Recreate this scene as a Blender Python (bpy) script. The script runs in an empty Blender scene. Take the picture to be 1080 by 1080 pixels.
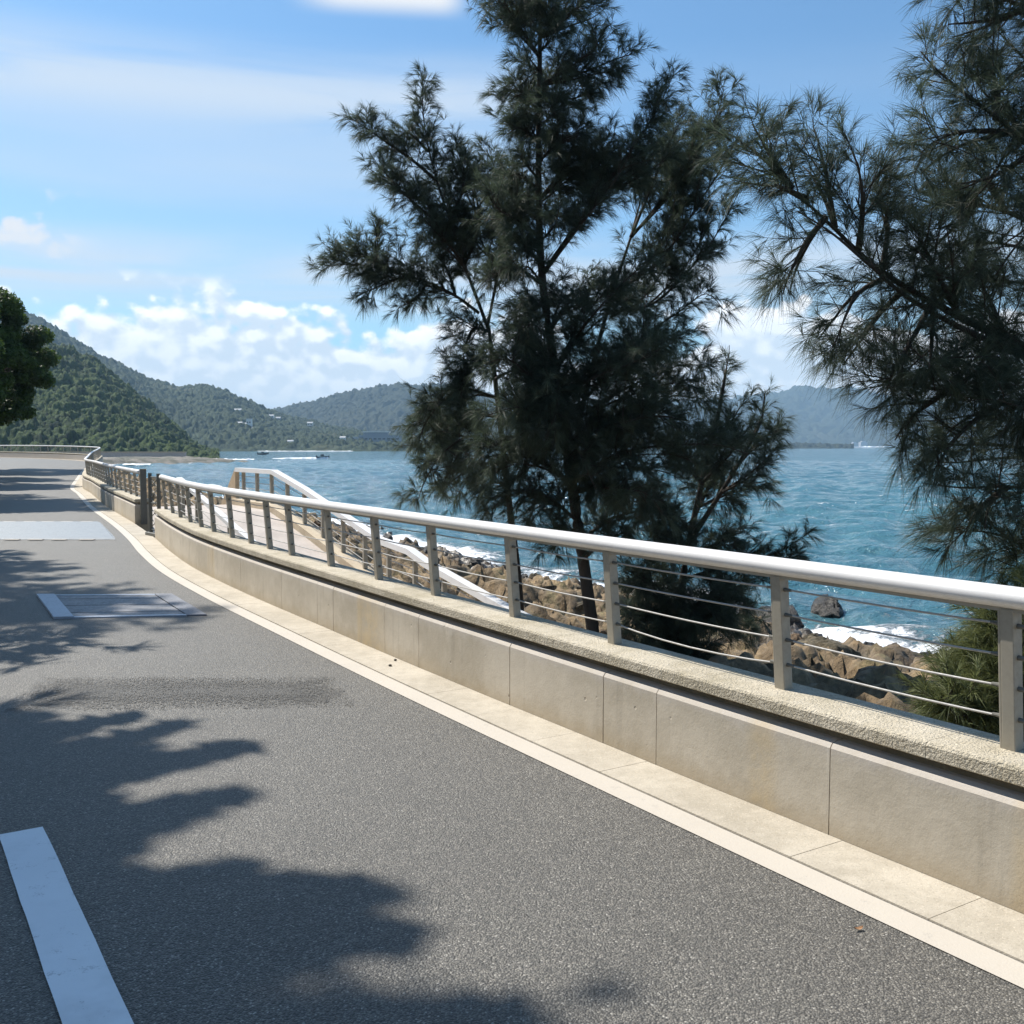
import bpy, math, random
import numpy as np
from math import radians, sin, cos, pi, sqrt, atan2

S = bpy.context.scene
COL = S.collection

# ------------------------------------------------------------------ camera, sky, sun, exposure
EYE = 1.62
cam_data = bpy.data.cameras.new("camera")
cam_data.sensor_width = 36.0
cam_data.lens = 36.0
cam_data.clip_start = 0.05
cam_data.clip_end = 60000.0
cam = bpy.data.objects.new("camera", cam_data)
COL.objects.link(cam)
cam.location = (0, 0, EYE)
cam.rotation_euler = (radians(90) - math.atan(70 / 1080), 0, 0)
S.camera = cam

SUN_AZ = radians(-50.0)      # measured from +Y, negative = to the left
SUN_EL = radians(50.0)
sun_data = bpy.data.lights.new("sun", 'SUN')
sun_data.energy = 4.0
sun_data.angle = radians(0.5)
sun_data.color = (1.0, 0.955, 0.88)
sun = bpy.data.objects.new("sun", sun_data)
COL.objects.link(sun)
sun.location = (-20, 20, 40)
sun.rotation_euler = (radians(90) - SUN_EL, 0, -SUN_AZ + pi)

S.view_settings.view_transform = 'Standard'
S.view_settings.look = 'None'
S.view_settings.gamma = 1.0
S.view_settings.use_curve_mapping = False
S.view_settings.exposure = 0.9
S.cycles.max_bounces = 5
S.cycles.transparent_max_bounces = 8
S.cycles.caustics_reflective = False
S.cycles.caustics_refractive = False
S.cycles.use_denoising = True


class NT:
    """small helper to write node trees"""
    def __init__(self, tree):
        self.t = tree
        self.n = tree.nodes
        self.l = tree.links

    def add(self, typ, **kw):
        nd = self.n.new(typ)
        for k, v in kw.items():
            setattr(nd, k, v)
        return nd

    def put(self, sock, v):
        if hasattr(v, 'is_output') or isinstance(v, bpy.types.NodeSocket):
            self.l.new(v, sock)
        elif v is not None:
            if isinstance(v, (tuple, list)) and len(v) == 3 and sock.type == 'RGBA':
                v = (*v, 1.0)
            sock.default_value = v

    def math(self, op, a, b=None, c=None, clamp=False):
        nd = self.add('ShaderNodeMath', operation=op, use_clamp=clamp)
        self.put(nd.inputs[0], a)
        if b is not None: self.put(nd.inputs[1], b)
        if c is not None: self.put(nd.inputs[2], c)
        return nd.outputs[0]

    def vec(self, op, a, b=None):
        nd = self.add('ShaderNodeVectorMath', operation=op)
        self.put(nd.inputs[0], a)
        if b is not None: self.put(nd.inputs[1], b)
        return nd.outputs[0]

    def mix(self, f, a, b, mode='MIX'):
        nd = self.add('ShaderNodeMix', data_type='RGBA', blend_type=mode)
        self.put(nd.inputs[0], f); self.put(nd.inputs[6], a); self.put(nd.inputs[7], b)
        return nd.outputs[2]

    def noise(self, v, scale, detail=4, rough=0.55, dist=0.0, out=0):
        nd = self.add('ShaderNodeTexNoise')
        self.put(nd.inputs['Vector'], v)
        nd.inputs['Scale'].default_value = scale
        nd.inputs['Detail'].default_value = detail
        nd.inputs['Roughness'].default_value = rough
        nd.inputs['Distortion'].default_value = dist
        return nd.outputs[out]

    def voro(self, v, scale, feature='F1', out='Distance', rnd=1.0):
        nd = self.add('ShaderNodeTexVoronoi', feature=feature)
        self.put(nd.inputs['Vector'], v)
        nd.inputs['Scale'].default_value = scale
        nd.inputs['Randomness'].default_value = rnd
        return nd.outputs[out]

    def ramp(self, v, a, b, c=0.0, d=1.0, smooth=True):
        nd = self.add('ShaderNodeMapRange', interpolation_type='SMOOTHSTEP' if smooth else 'LINEAR')
        nd.clamp = True
        self.put(nd.inputs[0], v)
        for i, q in enumerate((a, b, c, d)):
            self.put(nd.inputs[1 + i], q)
        return nd.outputs[0]

    def scale(self, v, s):
        nd = self.add('ShaderNodeMapping')
        self.put(nd.inputs['Vector'], v)
        nd.inputs['Scale'].default_value = s
        return nd.outputs[0]

    def bump(self, h, strength=0.5, dist=0.01, normal=None):
        nd = self.add('ShaderNodeBump')
        nd.inputs['Strength'].default_value = strength
        nd.inputs['Distance'].default_value = dist
        self.put(nd.inputs['Height'], h)
        if normal is not None: self.put(nd.inputs['Normal'], normal)
        return nd.outputs[0]


world = bpy.data.worlds.new("World")
S.world = world
world.use_nodes = True
world.cycles.sampling_method = 'MANUAL'
world.cycles.sample_map_resolution = 256
w = NT(world.node_tree)
w.n.clear()
out = w.add('ShaderNodeOutputWorld')
bg = w.add('ShaderNodeBackground')
bg.inputs['Strength'].default_value = 0.10
w.l.new(bg.outputs[0], out.inputs[0])
sky = w.add('ShaderNodeTexSky', sky_type='NISHITA')
sky.sun_disc = False
sky.sun_elevation = SUN_EL
sky.sun_rotation = SUN_AZ
sky.altitude = 0
sky.air_density = 1.0
sky.dust_density = 0.6
sky.ozone_density = 2.0
tc = w.add('ShaderNodeTexCoord')
sep = w.add('ShaderNodeSeparateXYZ')
w.l.new(tc.outputs['Generated'], sep.inputs[0])
el = w.math('ARCSINE', sep.outputs[2])
az = w.math('ARCTAN2', sep.outputs[0], sep.outputs[1])


def sky_vec(sa, se, oa=0.0, oe=0.0):
    cb = w.add('ShaderNodeCombineXYZ')
    w.put(cb.inputs[0], w.math('MULTIPLY_ADD', az, sa, oa))
    w.put(cb.inputs[1], w.math('MULTIPLY_ADD', el, se, oe))
    return cb.outputs[0]


def band(c, h):      # 1 at elevation c, 0 at c +- h
    return w.ramp(w.math('ABSOLUTE', w.math('SUBTRACT', el, radians(c))), 0.0, radians(h), 1.0, 0.0)


# heaps of cumulus low over the horizon; the same field a step towards the sun gives each heap its lit and its shaded side
def heap(oa, oe):
    # rounded towers: smooth voronoi lumps in three sizes on a slowly varying field, edges broken by noise
    wa = w.noise(sky_vec(26.0, 34.0, 2.0 + oa * 26, 7.0 + oe * 34), 1.0, 8, 0.62)
    big = w.noise(sky_vec(6.0, 9.0, 3.3 + oa * 6, 1.7 + oe * 9), 1.0, 4, 0.5)
    v1 = w.voro(sky_vec(19.0, 25.0, 0.4 + oa * 19, 2.9 + oe * 25), 1.0, 'SMOOTH_F1')
    v2 = w.voro(sky_vec(46.0, 56.0, 5.4 + oa * 46, 1.9 + oe * 56), 1.0, 'SMOOTH_F1')
    v3 = w.voro(sky_vec(90.0, 105.0, 7.4 + oa * 90, 3.9 + oe * 105), 1.0, 'SMOOTH_F1')
    s_ = w.math('SUBTRACT', w.math('MULTIPLY', big, 0.9), w.math('MULTIPLY', v1, 0.22))
    s_ = w.math('SUBTRACT', s_, w.math('MULTIPLY', v2, 0.17))
    s_ = w.math('SUBTRACT', s_, w.math('MULTIPLY', v3, 0.10))
    return w.math('ADD', s_, w.math('MULTIPLY', w.math('SUBTRACT', wa, 0.5), 0.30))


h0 = heap(0.0, 0.0)
h1 = heap(-0.006, 0.010)
top = w.ramp(el, radians(2.0), radians(8.3), 0.37, -0.085, smooth=False)
body = w.math('ADD', h0, top)
cum = w.math('MULTIPLY', w.ramp(body, 0.215, 0.30), w.ramp(el, radians(8.0), radians(9.2), 1.0, 0.0))
shade = w.ramp(w.math('SUBTRACT', h0, h1), -0.06, 0.07)
core = w.ramp(body, 0.24, 0.50, 1.0, 0.55)
shade = w.math('MULTIPLY', shade, core)
shade = w.math('MAXIMUM', shade, w.ramp(el, radians(5.0), radians(1.0), 0.0, 0.5))
cum_col = w.mix(shade, (4.3, 5.0, 5.75), (7.6, 7.65, 7.7))
# small separate puff higher up, thin veils, one bright sheet near the zenith of the view
puff = w.math('ADD', w.noise(sky_vec(13, 20, 5.1, 0.3), 1.0, 8, 0.55), w.math('MULTIPLY', band(10.8, 3.0), 0.12))
puff = w.math('MULTIPLY', w.ramp(puff, 0.60, 0.70), w.ramp(az, radians(-24.5), radians(-21.5), 1.0, 0.0))
puff = w.math('MULTIPLY', puff, band(10.8, 3.4))
st = w.noise(sky_vec(2.6, 26.0, 1.2, 0.0), 1.0, 6, 0.55, 0.4)
st2 = w.noise(sky_vec(1.3, 13.0, 9.2, 4.0), 1.0, 4, 0.5, 0.3)
veil = w.math('MULTIPLY', band(18.0, 3.3), w.ramp(st, 0.28, 0.62, 0.25, 0.85))
veil2 = w.math('MULTIPLY', band(13.8, 4.2), w.ramp(st2, 0.30, 0.65, 0.25, 0.75))
veil3 = w.math('MULTIPLY', band(9.0, 3.2), w.ramp(st, 0.32, 0.62, 0.3, 0.95))
veil4 = w.math('MULTIPLY', band(22.9, 1.15), w.ramp(az, radians(-2), radians(-4), 0.0, 1.0))
veil4 = w.math('MULTIPLY', veil4, w.ramp(az, radians(-12.5), radians(-9), 0.0, 1.0))
veil4 = w.math('MULTIPLY', veil4, w.ramp(st2, 0.25, 0.5, 0.5, 1.0))
left = w.ramp(az, radians(8), radians(-4), 0.12, 1.0)
veil = w.math('MULTIPLY', veil, left)
veil2 = w.math('MULTIPLY', veil2, left)
skyc = w.mix(1.0, sky.outputs[0], (0.50, 0.70, 0.795), 'MULTIPLY')
c = w.mix(veil, skyc, (3.9, 4.45, 5.1))
c = w.mix(veil2, c, (3.6, 4.3, 5.1))
c = w.mix(veil3, c, (4.2, 4.6, 5.1))
c = w.mix(veil4, c, (5.0, 5.1, 5.25))
c = w.mix(puff, c, (4.9, 5.05, 5.3))
c = w.mix(cum, c, cum_col)
w.put(bg.inputs['Color'], c)

# ------------------------------------------------------------------ generic builders
rng = np.random.default_rng(7)
random.seed(7)


def mesh_np(name, verts, faces, mat=None, smooth=True, attrs=None):
    """verts (n,3); faces: list of (m,k) int arrays"""
    me = bpy.data.meshes.new(name)
    verts = np.asarray(verts, dtype=np.float32)
    if not isinstance(faces, list): faces = [faces]
    faces = [np.asarray(f, dtype=np.int32) for f in faces if len(f)]
    me.vertices.add(len(verts))
    me.vertices.foreach_set('co', verts.ravel())
    loops = np.concatenate([f.ravel() for f in faces])
    tot = np.concatenate([np.full(len(f), f.shape[1], dtype=np.int32) for f in faces])
    start = np.r_[0, np.cumsum(tot)[:-1]].astype(np.int32)
    me.loops.add(len(loops))
    me.loops.foreach_set('vertex_index', loops)
    me.polygons.add(len(tot))
    me.polygons.foreach_set('loop_start', start)
    me.polygons.foreach_set('use_smooth', np.full(len(tot), bool(smooth)))
    me.update(calc_edges=True)
    for k, v in (attrs or {}).items():
        a = me.attributes.new(k, 'FLOAT', 'POINT')
        a.data.foreach_set('value', np.asarray(v, dtype=np.float32))
    if mat is not None: me.materials.append(mat)
    return me


def link(name, me, parent=None, loc=(0, 0, 0)):
    o = bpy.data.objects.new(name, me)
    COL.objects.link(o)
    o.location = loc
    if parent is not None: o.parent = parent
    return o


def tag(o, label=None, cat=None, group=None, kind=None):
    if label: o['label'] = label
    if cat: o['category'] = cat
    if group: o['group'] = group
    if kind: o['kind'] = kind
    return o


def thing(name, label, cat, loc=(0, 0, 0), group=None):
    o = bpy.data.objects.new(name, None)
    COL.objects.link(o)
    o.empty_display_size = 0.2
    o.location = loc
    return tag(o, label, cat, group)


class MB:
    """collects shapes into one mesh; verts in world space, stored relative to 'org'"""
    def __init__(self):
        self.v, self.f, self.k = [], {}, 0

    def add(self, v, faces):
        v = np.asarray(v, dtype=float)
        self.v.append(v)
        for f in faces:
            self.f.setdefault(len(f), []).append([i + self.k for i in f])
        self.k += len(v)

    def box(self, c, sx, sy, sz, ax=(1, 0, 0), ay=(0, 1, 0), az=(0, 0, 1)):
        c, ax, ay, az = (np.asarray(q, float) for q in (c, ax, ay, az))
        v = [c + ax * sx / 2 * i + ay * sy / 2 * j + az * sz / 2 * k for k in (-1, 1) for j in (-1, 1) for i in (-1, 1)]
        self.add(v, [(0, 2, 3, 1), (4, 5, 7, 6), (0, 1, 5, 4), (2, 6, 7, 3), (0, 4, 6, 2), (1, 3, 7, 5)])

    def tube(self, pts, rad, n=8, cap=True):
        pts = np.asarray(pts, float)
        rad = np.broadcast_to(np.asarray(rad, float), (len(pts),))
        tg = np.gradient(pts, axis=0)
        tg /= np.linalg.norm(tg, axis=1)[:, None] + 1e-9
        a = np.cross(tg, (0, 0, 1.0))
        bad = np.linalg.norm(a, axis=1) < 0.15
        a[bad] = np.cross(tg[bad], (0.0, 1.0, 0))
        a /= np.linalg.norm(a, axis=1)[:, None]
        b = np.cross(a, tg)
        th = np.arange(n) * 2 * pi / n
        v = pts[:, None, :] + rad[:, None, None] * (np.cos(th)[None, :, None] * a[:, None, :] + np.sin(th)[None, :, None] * b[:, None, :])
        fs = [(i * n + j, i * n + (j + 1) % n, (i + 1) * n + (j + 1) % n, (i + 1) * n + j) for i in range(len(pts) - 1) for j in range(n)]
        if cap:
            fs += [tuple(range(n))[::-1], tuple(range((len(pts) - 1) * n, len(pts) * n))]
        self.add(v.reshape(-1, 3), fs)

    def sweep(self, prof, frames, closed=True):
        """prof (o,z) list; frames: list of (x,y,nx,ny,z)"""
        m = len(prof)
        v = [(x + nx * o, y + ny * o, z0 + z) for (x, y, nx, ny, z0) in frames for (o, z) in prof]
        k = m if closed else m - 1
        fs = [(i * m + j, (i + 1) * m + j, (i + 1) * m + (j + 1) % m, i * m + (j + 1) % m) for i in range(len(frames) - 1) for j in range(k)]
        if closed:
            fs += [tuple(range(m)), tuple(range((len(frames) - 1) * m, len(frames) * m))[::-1]]
        self.add(v, fs)

    def mesh(self, name, mat, org=(0, 0, 0), smooth=False, bevel=0.0):
        v = np.concatenate(self.v) - np.asarray(org, float)
        me = mesh_np(name, v, [np.array(x) for x in self.f.values()], mat, smooth)
        return me

    def build(self, name, mat, parent=None, smooth=False, bevel=0.0, loc=None):
        org = np.array(parent.location) if parent is not None else np.array(loc if loc is not None else (0, 0, 0))
        if parent is not None and parent.parent is not None:
            org = org + np.array(parent.parent.location)
        o = link(name, self.mesh(name, mat, org, smooth), parent, (0, 0, 0) if parent is not None else org)
        if bevel:
            bv = o.modifiers.new('bevel', 'BEVEL')
            bv.width = bevel; bv.segments = 2; bv.limit_method = 'ANGLE'; bv.angle_limit = radians(40)
        return o


def grid_faces(nr, nc):
    i = np.arange(nr - 1)[:, None] * nc + np.arange(nc - 1)[None, :]
    return np.stack([i, i + 1, i + nc + 1, i + nc], -1).reshape(-1, 4)


def hash2(ix, iy, k=0):
    h = (ix.astype(np.int64) * 374761393 + iy.astype(np.int64) * 668265263 + k * 974634777) & 0xffffffff
    h = ((h ^ (h >> 13)) * 1274126177) & 0xffffffff
    h = ((h ^ (h >> 16)) * 2246822519) & 0xffffffff
    return ((h ^ (h >> 15)) & 0xffffff) / float(0x1000000)


def vnoise(x, y, k=0):
    ix, iy = np.floor(x), np.floor(y)
    fx, fy = x - ix, y - iy
    fx, fy = fx * fx * (3 - 2 * fx), fy * fy * (3 - 2 * fy)
    a, b, c_, d = hash2(ix, iy, k), hash2(ix + 1, iy, k), hash2(ix, iy + 1, k), hash2(ix + 1, iy + 1, k)
    return (a * (1 - fx) + b * fx) * (1 - fy) + (c_ * (1 - fx) + d * fx) * fy - 0.5


def fbm(x, y, octv=5, gain=0.5, k=0):
    s, a = 0.0, 1.0
    for i in range(octv):
        s = s + a * vnoise(x * 2 ** i + 17.3 * i, y * 2 ** i - 9.1 * i, k + i)
        a *= gain
    return s


def domes(x, y, cell, hmin, hmax, power=0.5, k=0):
    """a heap of rounded lumps on a jittered lattice: height above 0 and a random tone of the lump on top"""
    gx, gy = np.floor(x / cell), np.floor(y / cell)
    best = np.zeros_like(x); tone = np.full_like(x, 0.3)
    for di in (-1, 0, 1):
        for dj in (-1, 0, 1):
            ix, iy = gx + di, gy + dj
            px = (ix + hash2(ix, iy, k + 1)) * cell
            py = (iy + hash2(ix, iy, k + 2)) * cell
            r = cell * (0.55 + 0.55 * hash2(ix, iy, k + 3))
            h = hmin + (hmax - hmin) * hash2(ix, iy, k + 4)
            an = hash2(ix, iy, k + 6) * pi
            u = (x - px) * np.cos(an) + (y - py) * np.sin(an)
            v = -(x - px) * np.sin(an) + (y - py) * np.cos(an)
            d2 = (u * u + (v * 1.35) ** 2) / (r * r)
            z = h * np.clip(1 - d2, 0, None) ** power
            m = z > best
            best = np.where(m, z, best)
            tone = np.where(m, hash2(ix, iy, k + 5), tone)
    return best, tone


def material(name):
    m = bpy.data.materials.new(name)
    m.use_nodes = True
    t = NT(m.node_tree)
    b = t.n['Principled BSDF']
    co = t.add('ShaderNodeTexCoord').outputs['Object']
    return m, t, b, co


def attr(t, name):
    nd = t.add('ShaderNodeAttribute')
    nd.attribute_name = name
    return nd.outputs['Fac']
# ------------------------------------------------------------------ materials of the setting
def mat_asphalt(name, base=0.122, patch=False):
    m, t, b, co = material(name)
    v1 = t.voro(co, 145.0)
    v2 = t.voro(co, 145.0, out='Color')
    sx = t.add('ShaderNodeSeparateColor'); t.put(sx.inputs[0], v2)
    big = t.noise(co, 0.55, 5, 0.6)
    mid = t.noise(co, 3.1, 4, 0.6)
    g = t.math('POWER', sx.outputs[0], 2.0)
    stones = t.mix(t.ramp(g, 0.0, 1.0, 0, 1, False), (base * 0.5, base * 0.485, base * 0.45), (base * 1.95, base * 1.88, base * 1.72))
    bright = t.math('GREATER_THAN', sx.outputs[1], 0.975)
    stones = t.mix(bright, stones, (base * 3.0, base * 2.95, base * 2.8))
    gap = t.ramp(v1, 0.35, 0.75, 0.0, 0.6)
    colr = t.mix(gap, stones, (base * 0.3, base * 0.3, base * 0.3))
    tone = t.math('ADD', t.math('MULTIPLY', big, 0.55), t.math('MULTIPLY', mid, 0.4))
    colr = t.mix(1.0, colr, t.mix(tone, (0.78, 0.735, 0.67), (1.33, 1.25, 1.12)), 'MULTIPLY')
    t.put(b.inputs['Base Color'], colr)
    b.inputs['Roughness'].default_value = 0.55
    b.inputs['Sheen Weight'].default_value = 0.12
    b.inputs['Sheen Roughness'].default_value = 0.45
    b.inputs['Sheen Tint'].default_value = (1, 0.95, 0.86, 1)
    b.inputs['Specular IOR Level'].default_value = 0.5
    h = t.math('SUBTRACT', t.noise(co, 60.0, 3, 0.6), t.math('MULTIPLY', v1, 0.9))
    t.put(b.inputs['Normal'], t.bump(h, 0.9, 0.006 if not patch else 0.009))
    if patch:      # the repair thins out into loose grit at its rim
        e = t.math('ADD', attr(t, 'rim'), t.math('ADD', t.math('MULTIPLY', t.math('SUBTRACT', t.noise(co, 3.4, 5, 0.65), 0.5), 1.1), t.math('MULTIPLY', t.math('SUBTRACT', sx.outputs[2], 0.5), 1.3)))
        t.put(b.inputs['Alpha'], t.math('GREATER_THAN', e, 0.55))
    return m


def mat_paint(name, colr, wear=0.35):
    m, t, b, co = material(name)
    n = t.noise(co, 9.0, 6, 0.65)
    f = t.noise(co, 140.0, 3, 0.6)
    k = t.ramp(t.math('ADD', n, t.math('MULTIPLY', f, 0.5)), 0.84, 1.02, 0.0, wear)
    sc = t.noise(t.scale(co, (9.0, 60.0, 1.0)), 1.0, 4, 0.7)
    k = t.math('MAXIMUM', k, t.ramp(sc, 0.69, 0.74, 0.0, wear * 1.3))
    k = t.math('MAXIMUM', k, t.ramp(t.noise(co, 1.3, 5, 0.7), 0.5, 0.8, 0.0, wear * 0.5))
    t.put(b.inputs['Base Color'], t.mix(k, t.mix(t.noise(co, 2.0, 5), [q * 0.92 for q in colr], [min(1, q * 1.06) for q in colr]), (0.2, 0.19, 0.18)))
    b.inputs['Roughness'].default_value = 0.55
    t.put(b.inputs['Normal'], t.bump(f, 0.35, 0.004))
    return m


def mat_stone(name, c0, c1, speck=0.25, grain=170.0, bump=0.5, bd=0.004, joint=None):
    m, t, b, co = material(name)
    n = t.noise(co, 1.7, 6, 0.62)
    n2 = t.noise(co, 11.0, 5, 0.65)
    colr = t.mix(t.ramp(t.math('ADD', t.math('MULTIPLY', n, 0.6), t.math('MULTIPLY', n2, 0.4)), 0.33, 0.67), c0, c1)
    g = t.noise(co, grain, 2, 0.7)
    colr = t.mix(t.ramp(g, 0.55, 0.75, 0, speck), colr, [q * 0.35 for q in c0])
    colr = t.mix(t.ramp(g, 0.25, 0.42, speck, 0), colr, [min(1, q * 1.5) for q in c1])
    t.put(b.inputs['Base Color'], colr)
    b.inputs['Roughness'].default_value = 0.85
    h = t.math('ADD', g, t.math('MULTIPLY', n2, 1.2))
    t.put(b.inputs['Normal'], t.bump(h, bump, bd))
    return m


def mat_wall():
    m, t, b, co = material('cast_concrete')
    n = t.noise(co, 0.9, 6, 0.6)
    n2 = t.noise(co, 7.0, 6, 0.68)
    colr = t.mix(t.ramp(t.math('ADD', t.math('MULTIPLY', n, 0.65), t.math('MULTIPLY', n2, 0.35)), 0.34, 0.66), (0.41, 0.355, 0.27), (0.55, 0.485, 0.385))
    # drips: noise stretched down the face
    dv = t.scale(co, (1.0, 1.0, 0.045))
    dr = t.noise(dv, 13.0, 4, 0.6)
    sp = t.add('ShaderNodeSeparateXYZ'); t.put(sp.inputs[0], co)
    colr = t.mix(t.ramp(dr, 0.57, 0.72, 0.0, 0.2), colr, (0.22, 0.19, 0.15))
    dr2 = t.noise(dv, 21.0, 2, 0.5)
    colr = t.mix(t.math('MULTIPLY', t.ramp(dr2, 0.67, 0.73), t.ramp(sp.outputs[2], 0.15, 0.33, 0.0, 0.5)), colr, (0.72, 0.66, 0.55))
    # grey weathering on the upper arris, warm splash line at the foot
    top = t.ramp(t.math('ADD', sp.outputs[2], t.math('MULTIPLY', n2, 0.12)), 0.38, 0.47)
    colr = t.mix(t.math('MULTIPLY', top, 0.75), colr, (0.52, 0.47, 0.42))
    foot = t.ramp(t.math('ADD', sp.outputs[2], t.math('MULTIPLY', n2, 0.10)), 0.05, 0.19, 0.5, 0.0)
    colr = t.mix(foot, colr, (0.36, 0.28, 0.17))
    rust = t.math('MULTIPLY', t.ramp(t.noise(dv, 1.1, 3, 0.5), 0.60, 0.68), t.ramp(n2, 0.3, 0.6))
    colr = t.mix(t.math('MULTIPLY', rust, 0.28), colr, (0.55, 0.37, 0.12))
    pit = t.voro(co, 6.5)
    pits = t.ramp(pit, 0.03, 0.075, 1.0, 0.0)
    colr = t.mix(t.math('MULTIPLY', pits, 0.4), colr, (0.2, 0.17, 0.13))
    t.put(b.inputs['Base Color'], colr)
    b.inputs['Roughness'].default_value = 0.9
    h = t.math('ADD', t.math('MULTIPLY', t.noise(co, 90.0, 3, 0.7), 0.25), t.math('ADD', t.math('MULTIPLY', n2, 1.0), t.math('MULTIPLY', pits, -0.8)))
    t.put(b.inputs['Normal'], t.bump(h, 0.6, 0.006))
    return m


def mat_metal(name, colr, rough=0.4, dirt=0.2, metallic=0.0):
    m, t, b, co = material(name)
    n = t.noise(co, 5.0, 6, 0.65)
    n2 = t.noise(co, 45.0, 4, 0.6)
    colx = t.mix(t.ramp(t.math('ADD', t.math('MULTIPLY', n, 0.6), t.math('MULTIPLY', n2, 0.4)), 0.40, 0.70, 0, dirt), colr, [q * 0.45 for q in colr])
    t.put(b.inputs['Base Color'], colx)
    t.put(b.inputs['Roughness'], t.ramp(n2, 0.3, 0.7, rough * 0.8, rough * 1.3))
    b.inputs['Metallic'].default_value = metallic
    t.put(b.inputs['Normal'], t.bump(n2, 0.12, 0.003))
    return m


M_ASPH = mat_asphalt('worn_asphalt')
M_PATCH = mat_asphalt('rough_asphalt', 0.088, True)
M_LINE = mat_paint('white_road_paint', (0.53, 0.475, 0.40), 0.3)
M_DASH = mat_paint('white_thick_road_paint', (0.80, 0.80, 0.80), 0.6)
M_GUT = mat_stone('pale_granite', (0.36, 0.315, 0.245), (0.50, 0.445, 0.36), 0.45, 120, 0.5)
M_REC = mat_stone('dirt_shade_mortar', (0.17, 0.135, 0.085), (0.30, 0.245, 0.16), 0.3, 60, 0.5)  # dirt plus painted shade: darkened to deepen the band under the coping
M_CAP = mat_stone('rough_coping_stone', (0.36, 0.31, 0.215), (0.565, 0.50, 0.39), 0.55, 85, 1.0, 0.012)
M_WALL = mat_wall()
M_RAIL = mat_metal('white_painted_steel', (0.74, 0.72, 0.70), 0.36, 0.14)
M_POST = mat_metal('grey_painted_steel', (0.35, 0.315, 0.25), 0.5, 0.3)
M_DARK = mat_metal('dark_weathered_steel', (0.13, 0.125, 0.105), 0.5, 0.4)
M_CABLE = mat_metal('steel_cable', (0.42, 0.40, 0.37), 0.5, 0.15, 0.0)
M_STEEL = mat_metal('worn_steel_plate', (0.42, 0.46, 0.52), 0.45, 0.35, 0.2)
M_PLATE = mat_metal('pale_ribbed_plate', (0.19, 0.225, 0.255), 0.5, 0.3)
M_PINK = mat_stone('grey_pink_paving', (0.40, 0.35, 0.31), (0.52, 0.46, 0.41), 0.25, 90, 0.4)
M_KERB = mat_stone('beige_kerb', (0.44, 0.35, 0.24), (0.56, 0.47, 0.34), 0.3, 80, 0.5)
M_WOOD = mat_stone('beige_side_panel', (0.42, 0.31, 0.19), (0.54, 0.42, 0.28), 0.2, 40, 0.5)

# ------------------------------------------------------------------ the line of the sea wall (front foot of the wall)
U = np.array([-0.532, 0.847]); N = np.array([0.847, 0.532])
sn = [(-14, 3.31), (-8, 3.31), (0, 3.31), (3, 3.31), (6, 3.325), (8.7, 3.38), (11, 3.44), (13.5, 3.58), (16, 3.86), (18.45, 4.2), (22, 4.62), (28.1, 5.25), (32.1, 5.74), (36.9, 6.35)]
ctrl = [U * s + N * n for s, n in sn] + [np.array(q) for q in ((-16.7, 39.8), (-20.6, 49.5), (-24.7, 60.0), (-27.8, 68.5), (-30.6, 75.5), (-34.5, 81.0), (-40.0, 87.0), (-47.5, 94.5), (-57, 104), (-70, 117))]
ctrl = np.array(ctrl)


def catmull(P, step):
    P = np.vstack([2 * P[0] - P[1], P, 2 * P[-1] - P[-2]])
    out_ = []
    for i in range(1, len(P) - 2):
        p0, p1, p2, p3 = P[i - 1:i + 3]
        n = max(2, int(np.linalg.norm(p2 - p1) / step))
        for t in np.arange(n) / n:
            out_.append(0.5 * ((2 * p1) + (-p0 + p2) * t + (2 * p0 - 5 * p1 + 4 * p2 - p3) * t * t + (-p0 + 3 * p1 - 3 * p2 + p3) * t ** 3))
    out_.append(P[-2])
    return np.array(out_)


PATH = catmull(ctrl, 0.15)
ARC = np.r_[0, np.cumsum(np.linalg.norm(np.diff(PATH, axis=0), axis=1))]
TAN = np.gradient(PATH, axis=0); TAN /= np.linalg.norm(TAN, axis=1)[:, None]
for _ in range(6):
    TAN[1:-1] = (TAN[:-2] + 2 * TAN[1:-1] + TAN[2:]) / 4
TAN /= np.linalg.norm(TAN, axis=1)[:, None]
i0 = np.argmin(np.linalg.norm(PATH - np.array([1.76, 3.42]), axis=1))
ARC -= ARC[i0]          # arc length 0 where the wall leaves the right edge of the picture
S0, S1 = float(ARC[0]), float(ARC[-1])


def road_z(y):
    t = np.clip((np.asarray(y, float) - 42.0) / 50.0, 0, 1)
    return 0.55 * t * t * (3 - 2 * t)


def at(s):
    x, y = np.interp(s, ARC, PATH[:, 0]), np.interp(s, ARC, PATH[:, 1])
    tx, ty = np.interp(s, ARC, TAN[:, 0]), np.interp(s, ARC, TAN[:, 1])
    return x, y, ty, -tx, float(road_z(y))      # normal points to the sea


def frames(s0, s1, step=0.4):
    n = max(2, int(abs(s1 - s0) / step) + 1)
    return [at(s) for s in np.linspace(s0, s1, n)]


def pt(s, o, z):
    x, y, nx, ny, z0 = at(s)
    return np.array([x + nx * o, y + ny * o, z0 + z])


def ribbon(name, o0, o1, s0, s1, z, mat, kind='structure', nx=2, step=0.5, label=None):
    fr = frames(s0, s1, step)
    os_ = np.linspace(0, 1, nx)
    wide = [o0 - (5.0 * np.clip((y - 50) / 20, 0, 1) if name == 'road' else 0) for (x, y, a, b_, zz) in fr]
    v = np.array([(x + a * (w0 + (o1 - w0) * q), y + b_ * (w0 + (o1 - w0) * q), zz + z) for (x, y, a, b_, zz), w0 in zip(fr, wide) for q in os_])
    ob = link(name, mesh_np(name, v, grid_faces(len(fr), nx)[:, ::-1], mat, True))
    tag(ob, kind=kind)
    return ob


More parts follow.
